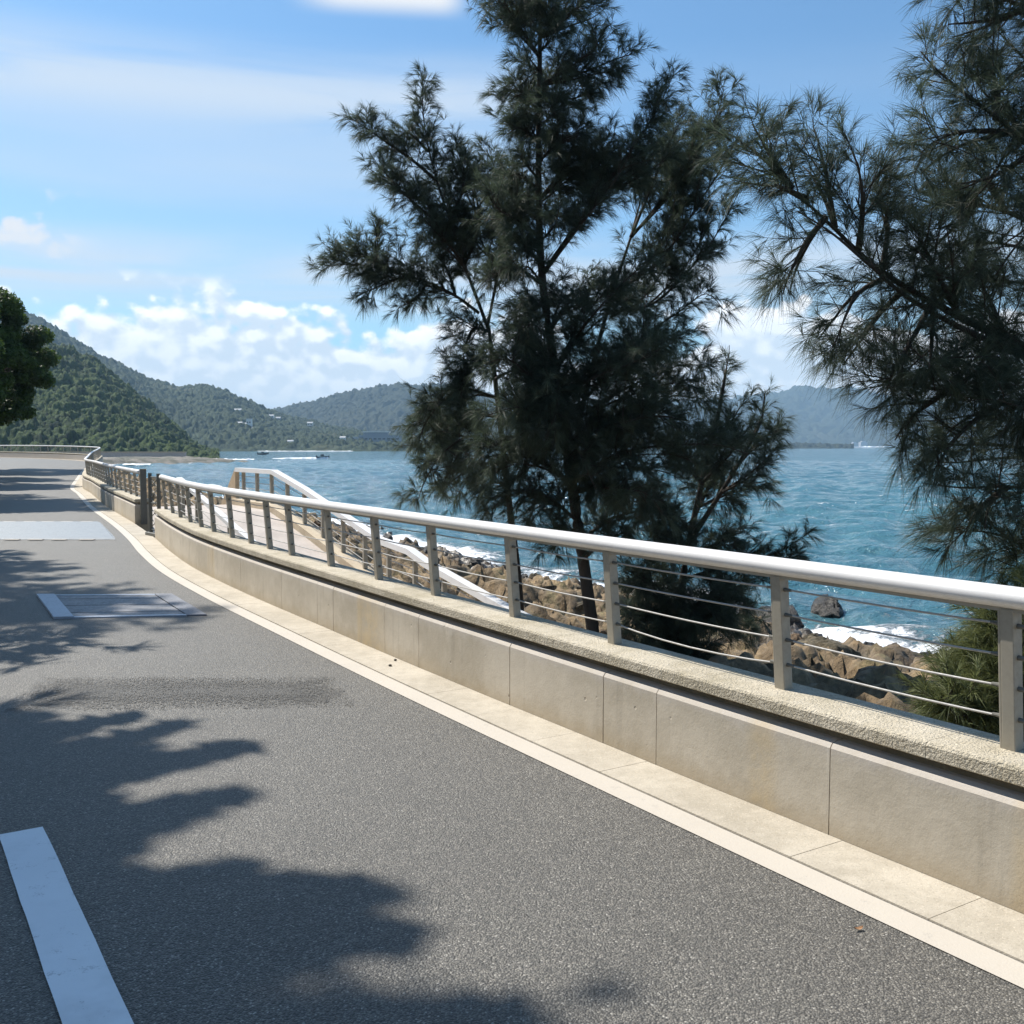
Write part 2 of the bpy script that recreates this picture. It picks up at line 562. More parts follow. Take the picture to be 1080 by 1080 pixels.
ribbon('road', -5.8, -0.005, S0, S1, 0.0, M_ASPH, nx=12)
ribbon('edge_line', -0.445, -0.305, S0, S1, 0.004, M_LINE, step=0.3)
# gutter of granite slabs: each slab a face set with a fine open joint
mb = MB(); s = S0
while s < S1 - 1:
    L = 0.62 if s < 40 else 1.2
    n = 3
    q = [at(a) for a in np.linspace(s + 0.0012, s + L - 0.0012, n)]
    dz = random.uniform(-0.0008, 0.001)
    mb.sweep([(-0.302, 0.0), (-0.302, 0.012 + dz), (-0.002, 0.014 + dz), (-0.002, 0.0)], q)
    s += L
g_ = mb.build('gutter', M_GUT)
tag(g_, kind='structure')
# centre dash, far dashes and the rough repair strip are sheets on the asphalt
def quad_sheet(name, pts, z, mat, n=14, edge=0.0, kind='structure'):
    (a, b_, c_, d) = [np.array(p, float) for p in pts]
    uu, vv = np.meshgrid(np.linspace(0, 1, n), np.linspace(0, 1, n))
    P = (a[None, None] * ((1 - uu) * (1 - vv))[..., None] + b_[None, None] * (uu * (1 - vv))[..., None] + c_[None, None] * (uu * vv)[..., None] + d[None, None] * ((1 - uu) * vv)[..., None])
    if edge:
        r_ = (np.minimum.reduce([uu, 1 - uu, vv, 1 - vv]) < 1e-6)
        P[..., 0] += edge * r_ * fbm(P[..., 0] * 3, P[..., 1] * 3, 3, k=5)
        P[..., 1] += edge * r_ * fbm(P[..., 0] * 3 + 40, P[..., 1] * 3, 3, k=6)
    v = np.concatenate([P.reshape(-1, 2), np.full((n * n, 1), z)], 1)
    rim = np.minimum(np.minimum(uu, 1 - uu) * 5, np.minimum(vv, 1 - vv) * 2.2)
    ob = link(name, mesh_np(name, v, grid_faces(n, n), mat, True, {'rim': np.clip(rim, 0, 1).ravel()}))
    tag(ob, kind=kind)
    return ob


def sn_pt(s_, n_):
    return U * s_ + N * n_


quad_sheet('lane_dash', [sn_pt(0.4, 0.405), sn_pt(0.4, 0.575), sn_pt(4.66, 0.575), sn_pt(4.66, 0.405)], 0.006, M_DASH, 30, 0.006)
quad_sheet('asphalt_patch', [(-3.1, 6.15), (-0.95, 6.25), (-1.25, 7.1), (-3.3, 7.1)], 0.004, M_PATCH, 40, 0.0)

# ------------------------------------------------------------------ parapet walls
def wall(label, s0, s1, joints, near=True):
    base = at(s0)
    t = thing('parapet_wall', label, 'wall', (base[0], base[1], base[4]))
    cuts = [s0] + [j for j in joints if s0 < j < s1] + [s1]
    for a, b_ in zip(cuts[:-1], cuts[1:]):
        wide = 0.006 if int(a * 10) % 3 == 0 else 0.003
        mb = MB()
        mb.sweep([(0.0, -0.06), (0.0, 0.378), (0.012, 0.396), (0.045, 0.405), (0.31, 0.405), (0.31, -1.8), (0.15, -1.8)], frames(a + wide * (a > s0), b_ - 0.002, 0.35))
        mb.build('wall_panel', M_WALL, t)
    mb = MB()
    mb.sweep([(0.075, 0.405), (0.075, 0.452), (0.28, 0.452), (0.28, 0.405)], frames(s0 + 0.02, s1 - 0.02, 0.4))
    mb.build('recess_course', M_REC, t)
    L = 1.25 if near else 2.4
    n = max(1, int(round((s1 - s0) / L)))
    es = np.linspace(s0 - 0.01, s1 + 0.01, n + 1)
    for a, b_ in zip(es[:-1], es[1:]):
        mb = MB()
        mb.sweep([(0.004, 0.452), (0.0, 0.456), (-0.001, 0.503), (0.006, 0.514), (0.02, 0.518), (0.29, 0.522), (0.303, 0.517), (0.306, 0.456), (0.30, 0.452)], frames(a + 0.0012, b_ - 0.0012, 0.25))
        mb.build('coping_stone', M_CAP, t)
    return t


wall_near = wall('long pale concrete parapet with rough stone coping, curving beside the gutter in front',
                 S0 + 0.3, 16.5, [-3.4, -1.9, -0.55, 0.88, 1.98, 2.42, 3.38, 4.65, 5.25, 6.35, 6.75, 7.75, 9.2, 10.5, 12.0, 13.7, 15.2])
wall_far = wall('concrete parapet beyond the gate gap, curving away with the road to the left',
                20.1, S1 - 1, list(np.arange(22.5, S1, 2.6)), False)


def handrail_frames(a, b_, step=0.3):
    return frames(a, b_, step)


def ellipse(o, z, a, b_, n=18):
    return [(o + a * cos(k * 2 * pi / n), z + b_ * sin(k * 2 * pi / n)) for k in range(n)][::-1]


def railing(label, s0, s1, posts, near=True):
    base = at(s0)
    t = thing('cable_railing', label, 'railing', (base[0], base[1], base[4] + 0.52))
    # handrail in welded lengths
    mb = MB()
    mb.sweep(ellipse(0.128, 1.08, 0.050, 0.040, 20), frames(s0, s1, 0.25))
    # flat strip under the tube
    mb.build('handrail', M_RAIL, t, smooth=True)
    mb = MB(); mb.sweep([(0.112, 1.028), (0.112, 1.043), (0.146, 1.043), (0.146, 1.028)], frames(s0 + 0.01, s1 - 0.01, 0.4)); mb.build('handrail_channel', M_POST, t)
    for i, s in enumerate(posts):
        x, y, nx, ny, z0 = at(s)
        n3 = np.array([nx, ny, 0]); tg = np.array([-ny, nx, 0])
        lean = np.array([-nx * 0.042, -ny * 0.042, 0.52]); L = np.linalg.norm(lean); up = lean / L
        side = np.cross(tg, up)
        c0 = np.array([x + nx * 0.178, y + ny * 0.178, z0 + 0.519])
        mb = MB()
        mb.box(c0 + up * (L / 2) - tg * 0.0, 0.050, 0.055, L, tg, side, up)
        mb.box(c0 + up * (L / 2) + tg * 0.031, 0.012, 0.050, L - 0.004, tg, side, up)
        ob = mb.build('post', M_POST, t, bevel=0.003)
        if near:
            for h in (0.115, 0.23, 0.345, 0.46):
                p = c0 + up * h
                m2 = MB()
                m2.tube([p - tg * 0.066, p - tg * 0.03, p + tg * 0.045, p + tg * 0.078], [0.006, 0.0095, 0.0095, 0.006], 8)
                m2.build('cable_fitting', M_DARK, ob)
    for j, h in enumerate((0.115, 0.23, 0.345, 0.46)):
        pts = []
        for a, b_ in zip(posts[:-1], posts[1:]):
            sag = 0.004 + 0.006 * random.random()
            if j == 0 and abs(a - 1.3) < 0.05: sag = 0.03
            for u in np.linspace(0, 1, 7)[:-1]:
                pts.append(pt(a + (b_ - a) * u, 0.178 - 0.042 * h / 0.52, 0.519 + h - sag * 4 * u * (1 - u)))
        pts.append(pt(posts[-1], 0.178 - 0.042 * h / 0.52, 0.519 + h))
        mb = MB(); mb.tube(pts, 0.0046 if near else 0.006, 6); mb.build('cable', M_CABLE, t, smooth=True)
    return t


posts = [-4.3, -3.2, -2.05, -0.9, 0.20, 1.30, 2.55, 3.60, 4.72, 5.76, 6.85, 7.94, 8.67, 9.39, 10.23, 11.21, 12.08, 13.04, 14.13, 15.23, 16.33]
railing('white tubular handrail on leaning grey posts with cables along the near coping', -4.5, 16.42, posts)
fp = list(np.arange(20.25, 62, 1.1)) + list(np.arange(63, S1 - 2, 1.75))
railing('far run of cable railing past the gate posts, bending left with the road', 20.15, S1 - 1.2, fp[:96], False)

# gate leaf folded back at the wall end: two uprights, rails, lattice and a foot
gp = at(17.0)
t = thing('folding_gate', 'dark narrow steel gate folded upright in the gap between the parapets', 'gate', (gp[0], gp[1], 0.0))
mb = MB()
p0, p1 = pt(17.15, 0.0, 0), pt(16.72, 0.1, 0)
for p in (p0, p1):
    mb.tube([p + (0, 0, 0.04), p + (0, 0, 1.13)], 0.034, 8)
mb.build('upright', M_DARK, t)
mb = MB()
for z in (0.12, 0.6, 1.06):
    mb.tube([p0 + (0, 0, z), p1 + (0, 0, z)], 0.016, 6)
for k in range(5):
    z = 0.15 + k * 0.18
    mb.tube([p0 + (0, 0, z), p1 + (0, 0, z + 0.18)], 0.009, 5)
    mb.tube([p1 + (0, 0, z), p0 + (0, 0, z + 0.18)], 0.009, 5)
mb.build('lattice', M_DARK, t)
mb = MB()
d_ = (p1 - p0) / np.linalg.norm(p1 - p0)
mb.box((p0 + p1) / 2 + (0, 0, 0.035), 0.62, 0.16, 0.07, d_, np.cross((0, 0, 1), d_))
mb.build('foot', M_DARK, t, bevel=0.01)
# end post on the far wall's end
ge = at(20.1)
t = thing('end_post', 'thick dark square post fixed to the end of the far parapet', 'post', (ge[0] + ge[2] * .17, ge[1] + ge[3] * .17, 0.0))
mb = MB(); c_ = pt(20.02, 0.17, 0)
tg = np.array([-ge[3], ge[2], 0]); nn = np.array([ge[2], ge[3], 0])
mb.box(c_ + (0, 0, 0.565), 0.07, 0.12, 1.13, tg, nn); mb.build('shaft', M_DARK, t, bevel=0.006)
mb = MB(); mb.box(c_ + (0, 0, 1.138), 0.09, 0.14, 0.016, tg, nn); mb.build('cap_plate', M_POST, t)

# ------------------------------------------------------------------ steel lid in the lane
cr = [np.array(q) for q in ((-4.29, 9.50), (-2.91, 9.68), (-3.70, 11.06), (-5.14, 10.99))]
ctr = sum(cr) / 4
t = thing('drain_lid', 'rectangular steel framed lid let into the asphalt of the lane', 'manhole lid', (ctr[0], ctr[1], 0.0))


def lerp4(u, v):
    a, b_, c_, d = cr
    return a * (1 - u) * (1 - v) + b_ * u * (1 - v) + c_ * u * v + d * (1 - u) * v


def lid_part(name, u0, u1, v0, v1, z0, z1, mat):
    mb = MB()
    P = [lerp4(u0, v0), lerp4(u1, v0), lerp4(u1, v1), lerp4(u0, v1)]
    v = [(*p, z0) for p in P] + [(*p, z1) for p in P]
    mb.add(v, [(3, 2, 1, 0), (4, 5, 6, 7), (0, 1, 5, 4), (1, 2, 6, 5), (2, 3, 7, 6), (3, 0, 4, 7)])
    return mb.build(name, mat, t)


lid_part('side_bar', 0.0, 0.13, 0, 1, 0, 0.022, M_STEEL)
lid_part('side_bar', 0.87, 1.0, 0, 1, 0, 0.016, mat_metal('dull_steel', (0.20, 0.205, 0.225), 0.6, 0.4))
lid_part('frame_bar', 0.132, 0.868, 0.0, 0.045, 0, 0.013, M_STEEL)
lid_part('frame_bar', 0.132, 0.868, 0.955, 1.0, 0, 0.013, M_STEEL)
for k in range(6):
    v0 = 0.05 + k * 0.15
    lid_part('lid_slat', 0.136, 0.864, v0, v0 + 0.142, 0, 0.008 + 0.002 * (k % 2), mat_metal('scuffed_lid_steel', (0.24, 0.235, 0.24), 0.55, 0.5) if k == 0 else bpy.data.materials['scuffed_lid_steel'])
# ------------------------------------------------------------------ ribbed pale strip across the road
sa, sb = 18.1, 22.0
t = thing('ribbed_strip', 'pale blue grey ribbed strip lying across the full road', 'road plate', (-9.5, 19.6, 0.0))
mb = MB()
y0, y1 = 17.55, 21.5
nr = 22
for k in range(nr):
    ya, yb = y0 + (y1 - y0) * k / nr, y0 + (y1 - y0) * (k + 1) / nr
    def xr(y):
        i = np.argmin(np.abs(PATH[:, 1] - y) + (PATH[:, 0] > 0) * 99)
        return PATH[i, 0] - 0.62 * 1.17
    hgt = 0.034
    ym = (ya + yb) / 2
    v = [(-18.0, ya, 0.006), (xr(ya), ya, 0.006), (xr(ya), ya + 0.02, hgt - 0.012), (-18.0, ya + 0.02, hgt - 0.012),
         (xr(ym), ym, hgt), (-18.0, ym, hgt), (xr(yb), yb - 0.02, hgt - 0.012), (-18.0, yb - 0.02, hgt - 0.012), (xr(yb), yb - 0.001, 0.006), (-18.0, yb - 0.001, 0.006)]
    mb.add(v, [(0, 1, 2, 3), (3, 2, 4, 5), (5, 4, 6, 7), (7, 6, 8, 9), (1, 8, 6, 4, 2), (0, 3, 5, 7, 9), (0, 9, 8, 1)])
mb.build('ribbed_plate', M_PLATE, t)
for y in (y0 - 0.10, y1 + 0.10):
    mb = MB()
    for x in np.arange(-17.8, xr(y) - 0.2, 0.42):
        mb.box((x + random.uniform(-.03, .03), y, 0.018), 0.25, 0.10, 0.008)
    mb.build('edge_studs', M_LINE, t)
# dry leaf and two pebbles
mb = MB()
u = np.linspace(-1, 1, 9)
lv, lf = [], []
for k, a in enumerate(u):
    wd = 0.016 * (1 - a * a) ** 0.7
    lv += [(a * 0.035, -wd, 0.008 + 0.012 * a * a), (a * 0.035, 0, 0.004 + 0.010 * a * a), (a * 0.035, wd, 0.009 + 0.014 * a * a)]
lf = [(3 * k + j, 3 * k + 3 + j, 3 * k + 4 + j, 3 * k + 1 + j) for k in range(8) for j in (0, 1)]
mb.add(np.array(lv), lf)
leaf_m = mat_stone('dry_leaf', (0.25, 0.12, 0.05), (0.42, 0.24, 0.12), 0.2, 60, 0.2)
lf_o = mb.build('fallen_leaf', leaf_m, loc=(0, 0, 0))
lf_o.location = (1.16, 3.33, 0.004); lf_o.rotation_euler = (0, 0, 0.3); lf_o.scale = (.5, .5, .5)
tag(lf_o, 'small curled dry brown leaf on the asphalt near the white edge line', 'leaf')
stone_m = mat_stone('dark_pebble', (0.06, 0.05, 0.045), (0.13, 0.11, 0.09), 0.2, 60, 0.3)
def blob(r, seed, flat=0.7, n=10):
    th = np.linspace(0, pi, n); ph = np.linspace(0, 2 * pi, 2 * n, endpoint=False)
    T, Ph = np.meshgrid(th, ph, indexing='ij')
    d = np.stack([np.sin(T) * np.cos(Ph), np.sin(T) * np.sin(Ph), np.cos(T)], -1)
    k = 1 + 0.35 * fbm(d[..., 0] * 1.4 + seed, d[..., 1] * 1.4 + d[..., 2] * 1.7, 3, k=seed)
    v = d * (r * k)[..., None] * np.array([1, 0.85, flat])
    v = v.reshape(-1, 3)
    m_ = 2 * n
    f = [(i * m_ + j, (i + 1) * m_ + j, (i + 1) * m_ + (j + 1) % m_, i * m_ + (j + 1) % m_) for i in range(n - 1) for j in range(m_)]
    return v, np.array(f)
for k, (s_, o_, lb) in enumerate(((4.8, -0.16, 'dark pebble lying mid gutter below the wall'), (4.95, -0.05, 'dark pebble lying against the foot of the wall'))):
    v, f = blob(0.012, k + 3)
    ob = link('pebble', mesh_np('pebble', v, f, stone_m)); ob.location = pt(s_, o_, 0.02)
    tag(ob, lb, 'pebble')
# ------------------------------------------------------------------ sea, shore and land
SEA = -4.0
shore_pts = np.array([(140, -75), (95, -46), (62, -24), (40, -6), (28.5, 4), (19.3, 13.5), (12.5, 22.5), (8.4, 27.6), (3.2, 37), (-3.2, 50), (-13.9, 71), (-30, 100), (-55, 150), (-88, 215), (-112, 268), (-118, 300),
                      (-104, 322), (-97, 352), (-112, 372), (-140, 392), (-190, 450), (-260, 560), (-300, 800), (-420, 1200)], float)
SH = catmull(shore_pts, 3.0)


def poly_dist(x, y, P):
    """unsigned distance to polyline P, and side (+1 right of direction)"""
    shp = x.shape
    q = np.stack([x.ravel(), y.ravel()], 1)
    best = np.full(len(q), 1e18); side = np.ones(len(q)); z = np.zeros(len(q))
    for a, b_ in zip(P[:-1], P[1:]):
        ab = b_ - a
        l2 = ab @ ab + 1e-12
        t = np.clip(((q - a) @ ab) / l2, 0, 1)
        d = ((q - a - t[:, None] * ab) ** 2).sum(1)
        m = d < best
        best[m] = d[m]
        cr_ = ab[0] * (q[:, 1] - a[1]) - ab[1] * (q[:, 0] - a[0])
        side[m] = np.where(cr_[m] > 0, -1, 1)
    return np.sqrt(best).reshape(shp), side.reshape(shp)


WP = PATH[::12]


def land(x, y):
    ds, ss = poly_dist(x, y, SH)
    dw, sw = poly_dist(x, y, WP)
    land_side = ss < 0
    beyond = sw > 0
    t = ds / (ds + dw + 1e-6)
    zr = road_z(y)
    z_sea = SEA - 0.13 * ds - 0.3 * (1 - np.exp(-ds))
    z_sh = SEA + (3.0 + zr) * t ** 0.9
    inl = zr - 0.07 + np.clip(dw - 7.2, 0, 60) * 0.30
    far = np.clip((y - 160) / 120, 0, 1)
    z_in = inl * (1 - far) + far * (SEA + 1.2 * (1 - np.exp(-ds / 9.0)) + 0.012 * ds)
    z_sh = z_sh * (1 - far) + far * (SEA + 1.2 * (1 - np.exp(-ds / 9.0)) + 0.012 * ds)
    z = np.where(land_side, np.where(beyond, z_sh, z_in), z_sea)
    return z, ds * np.where(land_side, 1, -1), dw * np.where(beyond, 1, -1)


def mat_rock():
    m, t, b, co = material('shore_rock')
    tone = attr(t, 'tone'); wet = attr(t, 'wet')
    n = t.noise(co, 1.3, 6, 0.65); n2 = t.noise(co, 9.0, 7, 0.7)
    colr = t.mix(tone, (0.075, 0.05, 0.03), (0.44, 0.315, 0.175))
    colr = t.mix(t.ramp(n2, 0.35, 0.68), t.mix(0.55, colr, (0.06, 0.045, 0.03)), colr)
    colr = t.mix(t.ramp(n, 0.52, 0.66, 0, 0.6), colr, (0.17, 0.15, 0.07))
    colr = t.mix(t.math('MULTIPLY', wet, 0.85), colr, (0.025, 0.02, 0.016))
    t.put(b.inputs['Base Color'], colr)
    t.put(b.inputs['Roughness'], t.ramp(wet, 0, 1, 0.9, 0.35))
    h = t.math('ADD', n2, t.math('MULTIPLY', t.voro(co, 5.0, out='Distance'), 0.7))
    t.put(b.inputs['Normal'], t.bump(h, 0.9, 0.06))
    return m


M_ROCK = mat_rock()
# rocky shore between the wall and the water
xs = np.arange(-32, 44, 0.13); ys = np.arange(-8, 84, 0.13)
X, Y = np.meshgrid(xs, ys)
keep_rows = None
Z, dsh, dwl = land(X, Y)
near = np.clip((dwl - 0.5) / 1.2, 0, 1)
def slabs(x, y, cell, h, tilt, k):
    # broken rock: tilted blocks on jittered cells with cracks between them
    gx_, gy_ = np.floor(x / cell), np.floor(y / cell)
    f1 = np.full_like(x, 1e9); f2 = np.full_like(x, 1e9); z_ = np.zeros_like(x); tn = np.zeros_like(x)
    for di in (-1, 0, 1):
        for dj in (-1, 0, 1):
            ix, iy = gx_ + di, gy_ + dj
            dx = x - (ix + hash2(ix, iy, k + 1)) * cell; dy = y - (iy + hash2(ix, iy, k + 2)) * cell
            d = np.sqrt(dx * dx + dy * dy) / cell
            zz = h * hash2(ix, iy, k + 3) + tilt * (dx * (hash2(ix, iy, k + 4) - .5) + dy * (hash2(ix, iy, k + 5) - .5)) * 2
            m = d < f1
            f2 = np.where(m, f1, np.minimum(f2, d)); f1 = np.where(m, d, f1)
            z_ = np.where(m, zz, z_); tn = np.where(m, hash2(ix, iy, k + 6), tn)
    return z_ - 0.5 * h * np.clip(1 - (f2 - f1) / .16, 0, 1), tn


wx_, wy_ = X + .35 * fbm(X * .9, Y * .9, 3, .5, 60), Y + .35 * fbm(X * .9 + 9, Y * .9, 3, .5, 61)
d1, t1 = slabs(wx_, wy_, 1.15, 0.55, 0.45, 3)
d2, t2 = slabs(wx_ * 1.0 + 5, wy_, 0.46, 0.26, 0.5, 21)
big = fbm(X * 0.22, Y * 0.22, 4, 0.5, 9)
rz = Z + near * (0.6 * d1 * (0.55 + 0.9 * np.clip(big + 0.3, 0, 1)) + 1.0 * d2 + 0.55 * big + 0.16 * fbm(X * 2.6, Y * 2.6, 3, 0.6, 2) - 0.30 * np.clip(0.14 - np.abs(fbm(X * 1.3 + 4, Y * 1.3, 4, 0.6, 31)), 0, 1) / 0.14) - 0.1 * near
rz = np.where(dwl < 0.4, np.minimum(rz, -0.9), rz)
ps, pn = X * U[0] + Y * U[1], X * N[0] + Y * N[1]
cap_z = np.interp(ps, [9.0, 12.8, 14.1, 16.9, 17.6, 18.96, 23.2, 25.3, 33.0], [-2.6, -2.18, -2.01, -1.54, -1.37, -1.27, -0.39, -0.02, -2.6]) - 0.75
under = np.clip((9.5 - pn) / .4, 0, 1) * np.clip((ps - 9.0) / .6, 0, 1) * np.clip((33.0 - ps) / .6, 0, 1)
rz = np.where(under > 0, rz * (1 - under) + np.minimum(rz, cap_z) * under, rz)
tone = np.clip(0.25 + 0.55 * t2 * 0.7 + 0.45 * (t1 - 0.4) + 0.35 * big, 0, 1)
wet = np.clip(1 - (rz - SEA - 0.45) / 0.75, 0, 1)
mask = (dwl > 0.25) & (dsh > -7)
F_ = grid_faces(len(ys), len(xs))
mk = mask.ravel()
F_ = F_[mk[F_].all(1)]
used = np.unique(F_); remap = -np.ones(mk.size, int); remap[used] = np.arange(len(used))
V = np.stack([X, Y, rz], -1).reshape(-1, 3)[used]
me = mesh_np('shore', V, remap[F_], M_ROCK, True, {'tone': tone.ravel()[used], 'wet': wet.ravel()[used]})
o = link('shore', me); tag(o, kind='structure')
shore_grid = (xs, ys, rz)


def shore_h(x, y):
    i = int(np.clip(round((x - xs[0]) / 0.13), 0, len(xs) - 1)); j = int(np.clip(round((y - ys[0]) / 0.13), 0, len(ys) - 1))
    return float(rz[j, i])


# the rest of the land, one coarse sheet (low point with its rocks, verge and slope on the land side)
def mat_ground():
    m, t, b, co = material('rough_ground')
    n = t.noise(co, 0.25, 8, 0.62); n2 = t.noise(co, 2.2, 6, 0.65)
    colr = t.mix(t.ramp(n, 0.42, 0.58), (0.10, 0.10, 0.07), (0.25, 0.22, 0.18))
    colr = t.mix(t.ramp(n2, 0.3, 0.7, 0.5, 0.0), colr, (0.06, 0.055, 0.045))
    t.put(b.inputs['Base Color'], colr)
    b.inputs['Roughness'].default_value = 0.95
    t.put(b.inputs['Normal'], t.bump(n2, 0.8, 0.2))
    return m


M_GROUND = mat_ground()
gx = np.concatenate([np.arange(-420, -130, 5.0), np.arange(-130, 50, 1.7), np.arange(50, 150, 6.0)])
gy = np.concatenate([np.arange(-80, 100, 1.8), np.arange(100, 270, 3.5), np.arange(270, 410, 1.8), np.arange(410, 900, 8.0)])
GX, GY = np.meshgrid(gx, gy)
GZ, gds, gdw = land(GX, GY)
g1, _ = domes(GX, GY, 5.0, 0.1, 1.5, 0.5, 40)
rock_on = np.clip((GY - 240) / 40, 0, 1) * np.clip(1 - np.abs(gds) / 40, 0, 1)
GZ = GZ + rock_on * (g1 + 0.9 * fbm(GX * 0.15, GY * 0.15, 4, 0.6, 4)) - np.where((gdw > -7.5) & (GY < 130), 0.45, 0) - np.where((gdw > 0.2) & (gdw < 30) & (gds > -8) & (GX > -34) & (GX < 46) & (GY > -9) & (GY < 86), 0.8, 0)
far_down = np.where(gds < -10, -6, 0)
o = link('ground', mesh_np('ground', np.stack([GX, GY, GZ + far_down], -1).reshape(-1, 3), grid_faces(len(gy), len(gx)), M_GROUND, True))
tag(o, kind='structure')


# sea: rings that widen with distance, real waves near by and in the middle distance
def mat_sea():
    m, t, b, co = material('sea_water')
    foam = attr(t, 'foam')
    st = t.scale(co, (1.0, 1.0, 1.0))
    n = t.noise(st, 1.9, 5, 0.6, 0.3)
    nb = t.noise(t.scale(co, (0.35, 0.8, 1)), 0.42, 4, 0.55, 0.4)
    nl = t.noise(t.scale(co, (0.008, 0.03, 1)), 1.0, 4, 0.5)
    nf = t.noise(co, 2.6, 7, 0.72, 0.8)
    nf2 = t.noise(co, 0.8, 5, 0.65, 0.5)
    deep = t.mix(t.ramp(nl, 0.35, 0.65), (0.036, 0.108, 0.142), (0.055, 0.155, 0.188))
    f = t.ramp(t.math('ADD', foam, t.math('MULTIPLY', t.math('SUBTRACT', t.math('ADD', t.math('MULTIPLY', nf, 0.6), t.math('MULTIPLY', nf2, 0.6)), 0.6), 1.9)), 0.42, 0.72)
    # whitecaps, then finer white flecks painted in for sun glints
    wc = t.noise(t.scale(co, (0.55, 1.0, 1)), 0.16, 7, 0.70, 0.7)
    cap_glint = t.math('MULTIPLY', t.ramp(wc, 0.675, 0.72), 0.8)
    glint = t.noise(t.scale(co, (0.8, 1.0, 1)), 1.15, 3, 0.6, 0.5)
    cap_glint = t.math('MAXIMUM', cap_glint, t.math('MULTIPLY', t.math('MULTIPLY', t.ramp(glint, 0.685, 0.725), 0.85), t.ramp(nl, 0.35, 0.6, 0.3, 1.0)))
    f = t.math('MAXIMUM', f, cap_glint)
    shallow = t.ramp(foam, 0.0, 0.45, 0, 0.55)
    deep = t.mix(shallow, deep, (0.07, 0.15, 0.16))
    t.put(b.inputs['Base Color'], t.mix(f, deep, (0.80, 0.82, 0.84)))
    t.put(b.inputs['Roughness'], t.mix(f, (0.09,) * 3, (0.8,) * 3))
    b.inputs['IOR'].default_value = 1.33
    h = t.math('ADD', t.math('ADD', t.math('MULTIPLY', n, 0.27), t.math('MULTIPLY', t.noise(co, 5.5, 3, 0.6), 0.06)), t.math('MULTIPLY', nb, 0.5))
    h = t.math('ADD', h, t.math('MULTIPLY', f, 0.12))
    t.put(b.inputs['Normal'], t.bump(h, 1.0, 1.0))
    return m


M_SEA = mat_sea()
aa = np.radians(np.concatenate([np.linspace(-62, -36, 60), np.linspace(-35.9, 40, 560), np.linspace(40.2, 80, 70)]))
rr = np.concatenate([np.linspace(9, 60, 190), 60 * (400 / 60) ** np.linspace(0.005, 1, 300), 400 * (45000 / 400) ** np.linspace(0.01, 1, 150)])
A, R = np.meshgrid(aa, rr)
SX, SY = R * np.sin(A), R * np.cos(A)
wz = np.zeros_like(SX)
wr = np.random.default_rng(3)
for k in range(34):
    lam = 0.9 * 1.17 ** k if k < 17 else 0.9 * 1.17 ** (k - 17) * 1.06
    if lam > 13: continue
    th = radians(-115) + wr.normal(0, 0.55)
    amp = 0.0105 * lam * wr.uniform(0.5, 1.1)
    ph = SX * sin(th) * 2 * pi / lam + SY * cos(th) * 2 * pi / lam + wr.uniform(0, 6.28)
    fade = np.clip(1.6 - R / (70 * lam), 0, 1)
    wz += amp * fade * (np.sin(ph) + 0.25 * np.sin(2 * ph + 0.6))
sd, ss = poly_dist(SX, SY, SH[::2])
sd = sd * ss
foam = np.clip(1 - np.abs(sd - 0.5) / 5.2, 0, 1) ** 1.1 * (0.62 + 0.9 * np.clip(vnoise(SX * 0.11, SY * 0.11, 8) + 0.5, 0, 1))
foam = np.maximum(foam, 0.8 * np.exp(-((sd - 8.5 + 3 * vnoise(SX * 0.09, SY * 0.09, 3)) / 1.4) ** 2) * np.clip(vnoise(SX * 0.07 + 5, SY * 0.07, 11) * 2.2 + 0.35, 0, 1))
foam *= np.where(R > 420, 0, 1)
wz *= np.clip(sd / 8 + 0.6, 0.35, 1)
wz += 0.22 * foam * np.clip(1 - R / 160, 0, 1)
o = link('sea', mesh_np('sea', np.stack([SX, SY, SEA + wz], -1).reshape(-1, 3), grid_faces(len(rr), len(aa))[:, ::-1], M_SEA, True, {'foam': foam.ravel()}))
tag(o, kind='structure')

# ------------------------------------------------------------------ hills
def mat_forest(name, dark, light, grass=None, bscale=0.35):
    m, t, b, co = material(name)
    tone = attr(t, 'tone')
    n = t.noise(co, bscale, 4, 0.7)
    big = t.noise(co, bscale * 0.05, 5, 0.6)
    k = t.math('ADD', t.math('MULTIPLY', tone, 0.6), t.math('MULTIPLY', t.math('SUBTRACT', t.math('ADD', n, big), 0.8), 1.1))
    colr = t.mix(t.ramp(k, 0.0, 0.8), dark, light)
    if grass:
        colr = t.mix(t.ramp(big, 0.60, 0.68, 0, 0.6), colr, grass)
    t.put(b.inputs['Base Color'], colr)
    b.inputs['Roughness'].default_value = 0.9
    b.inputs['Specular IOR Level'].default_value = 0.15
    t.put(b.inputs['Normal'], t.bump(n, 1.0, 1.6))
    return m


HILL = {}


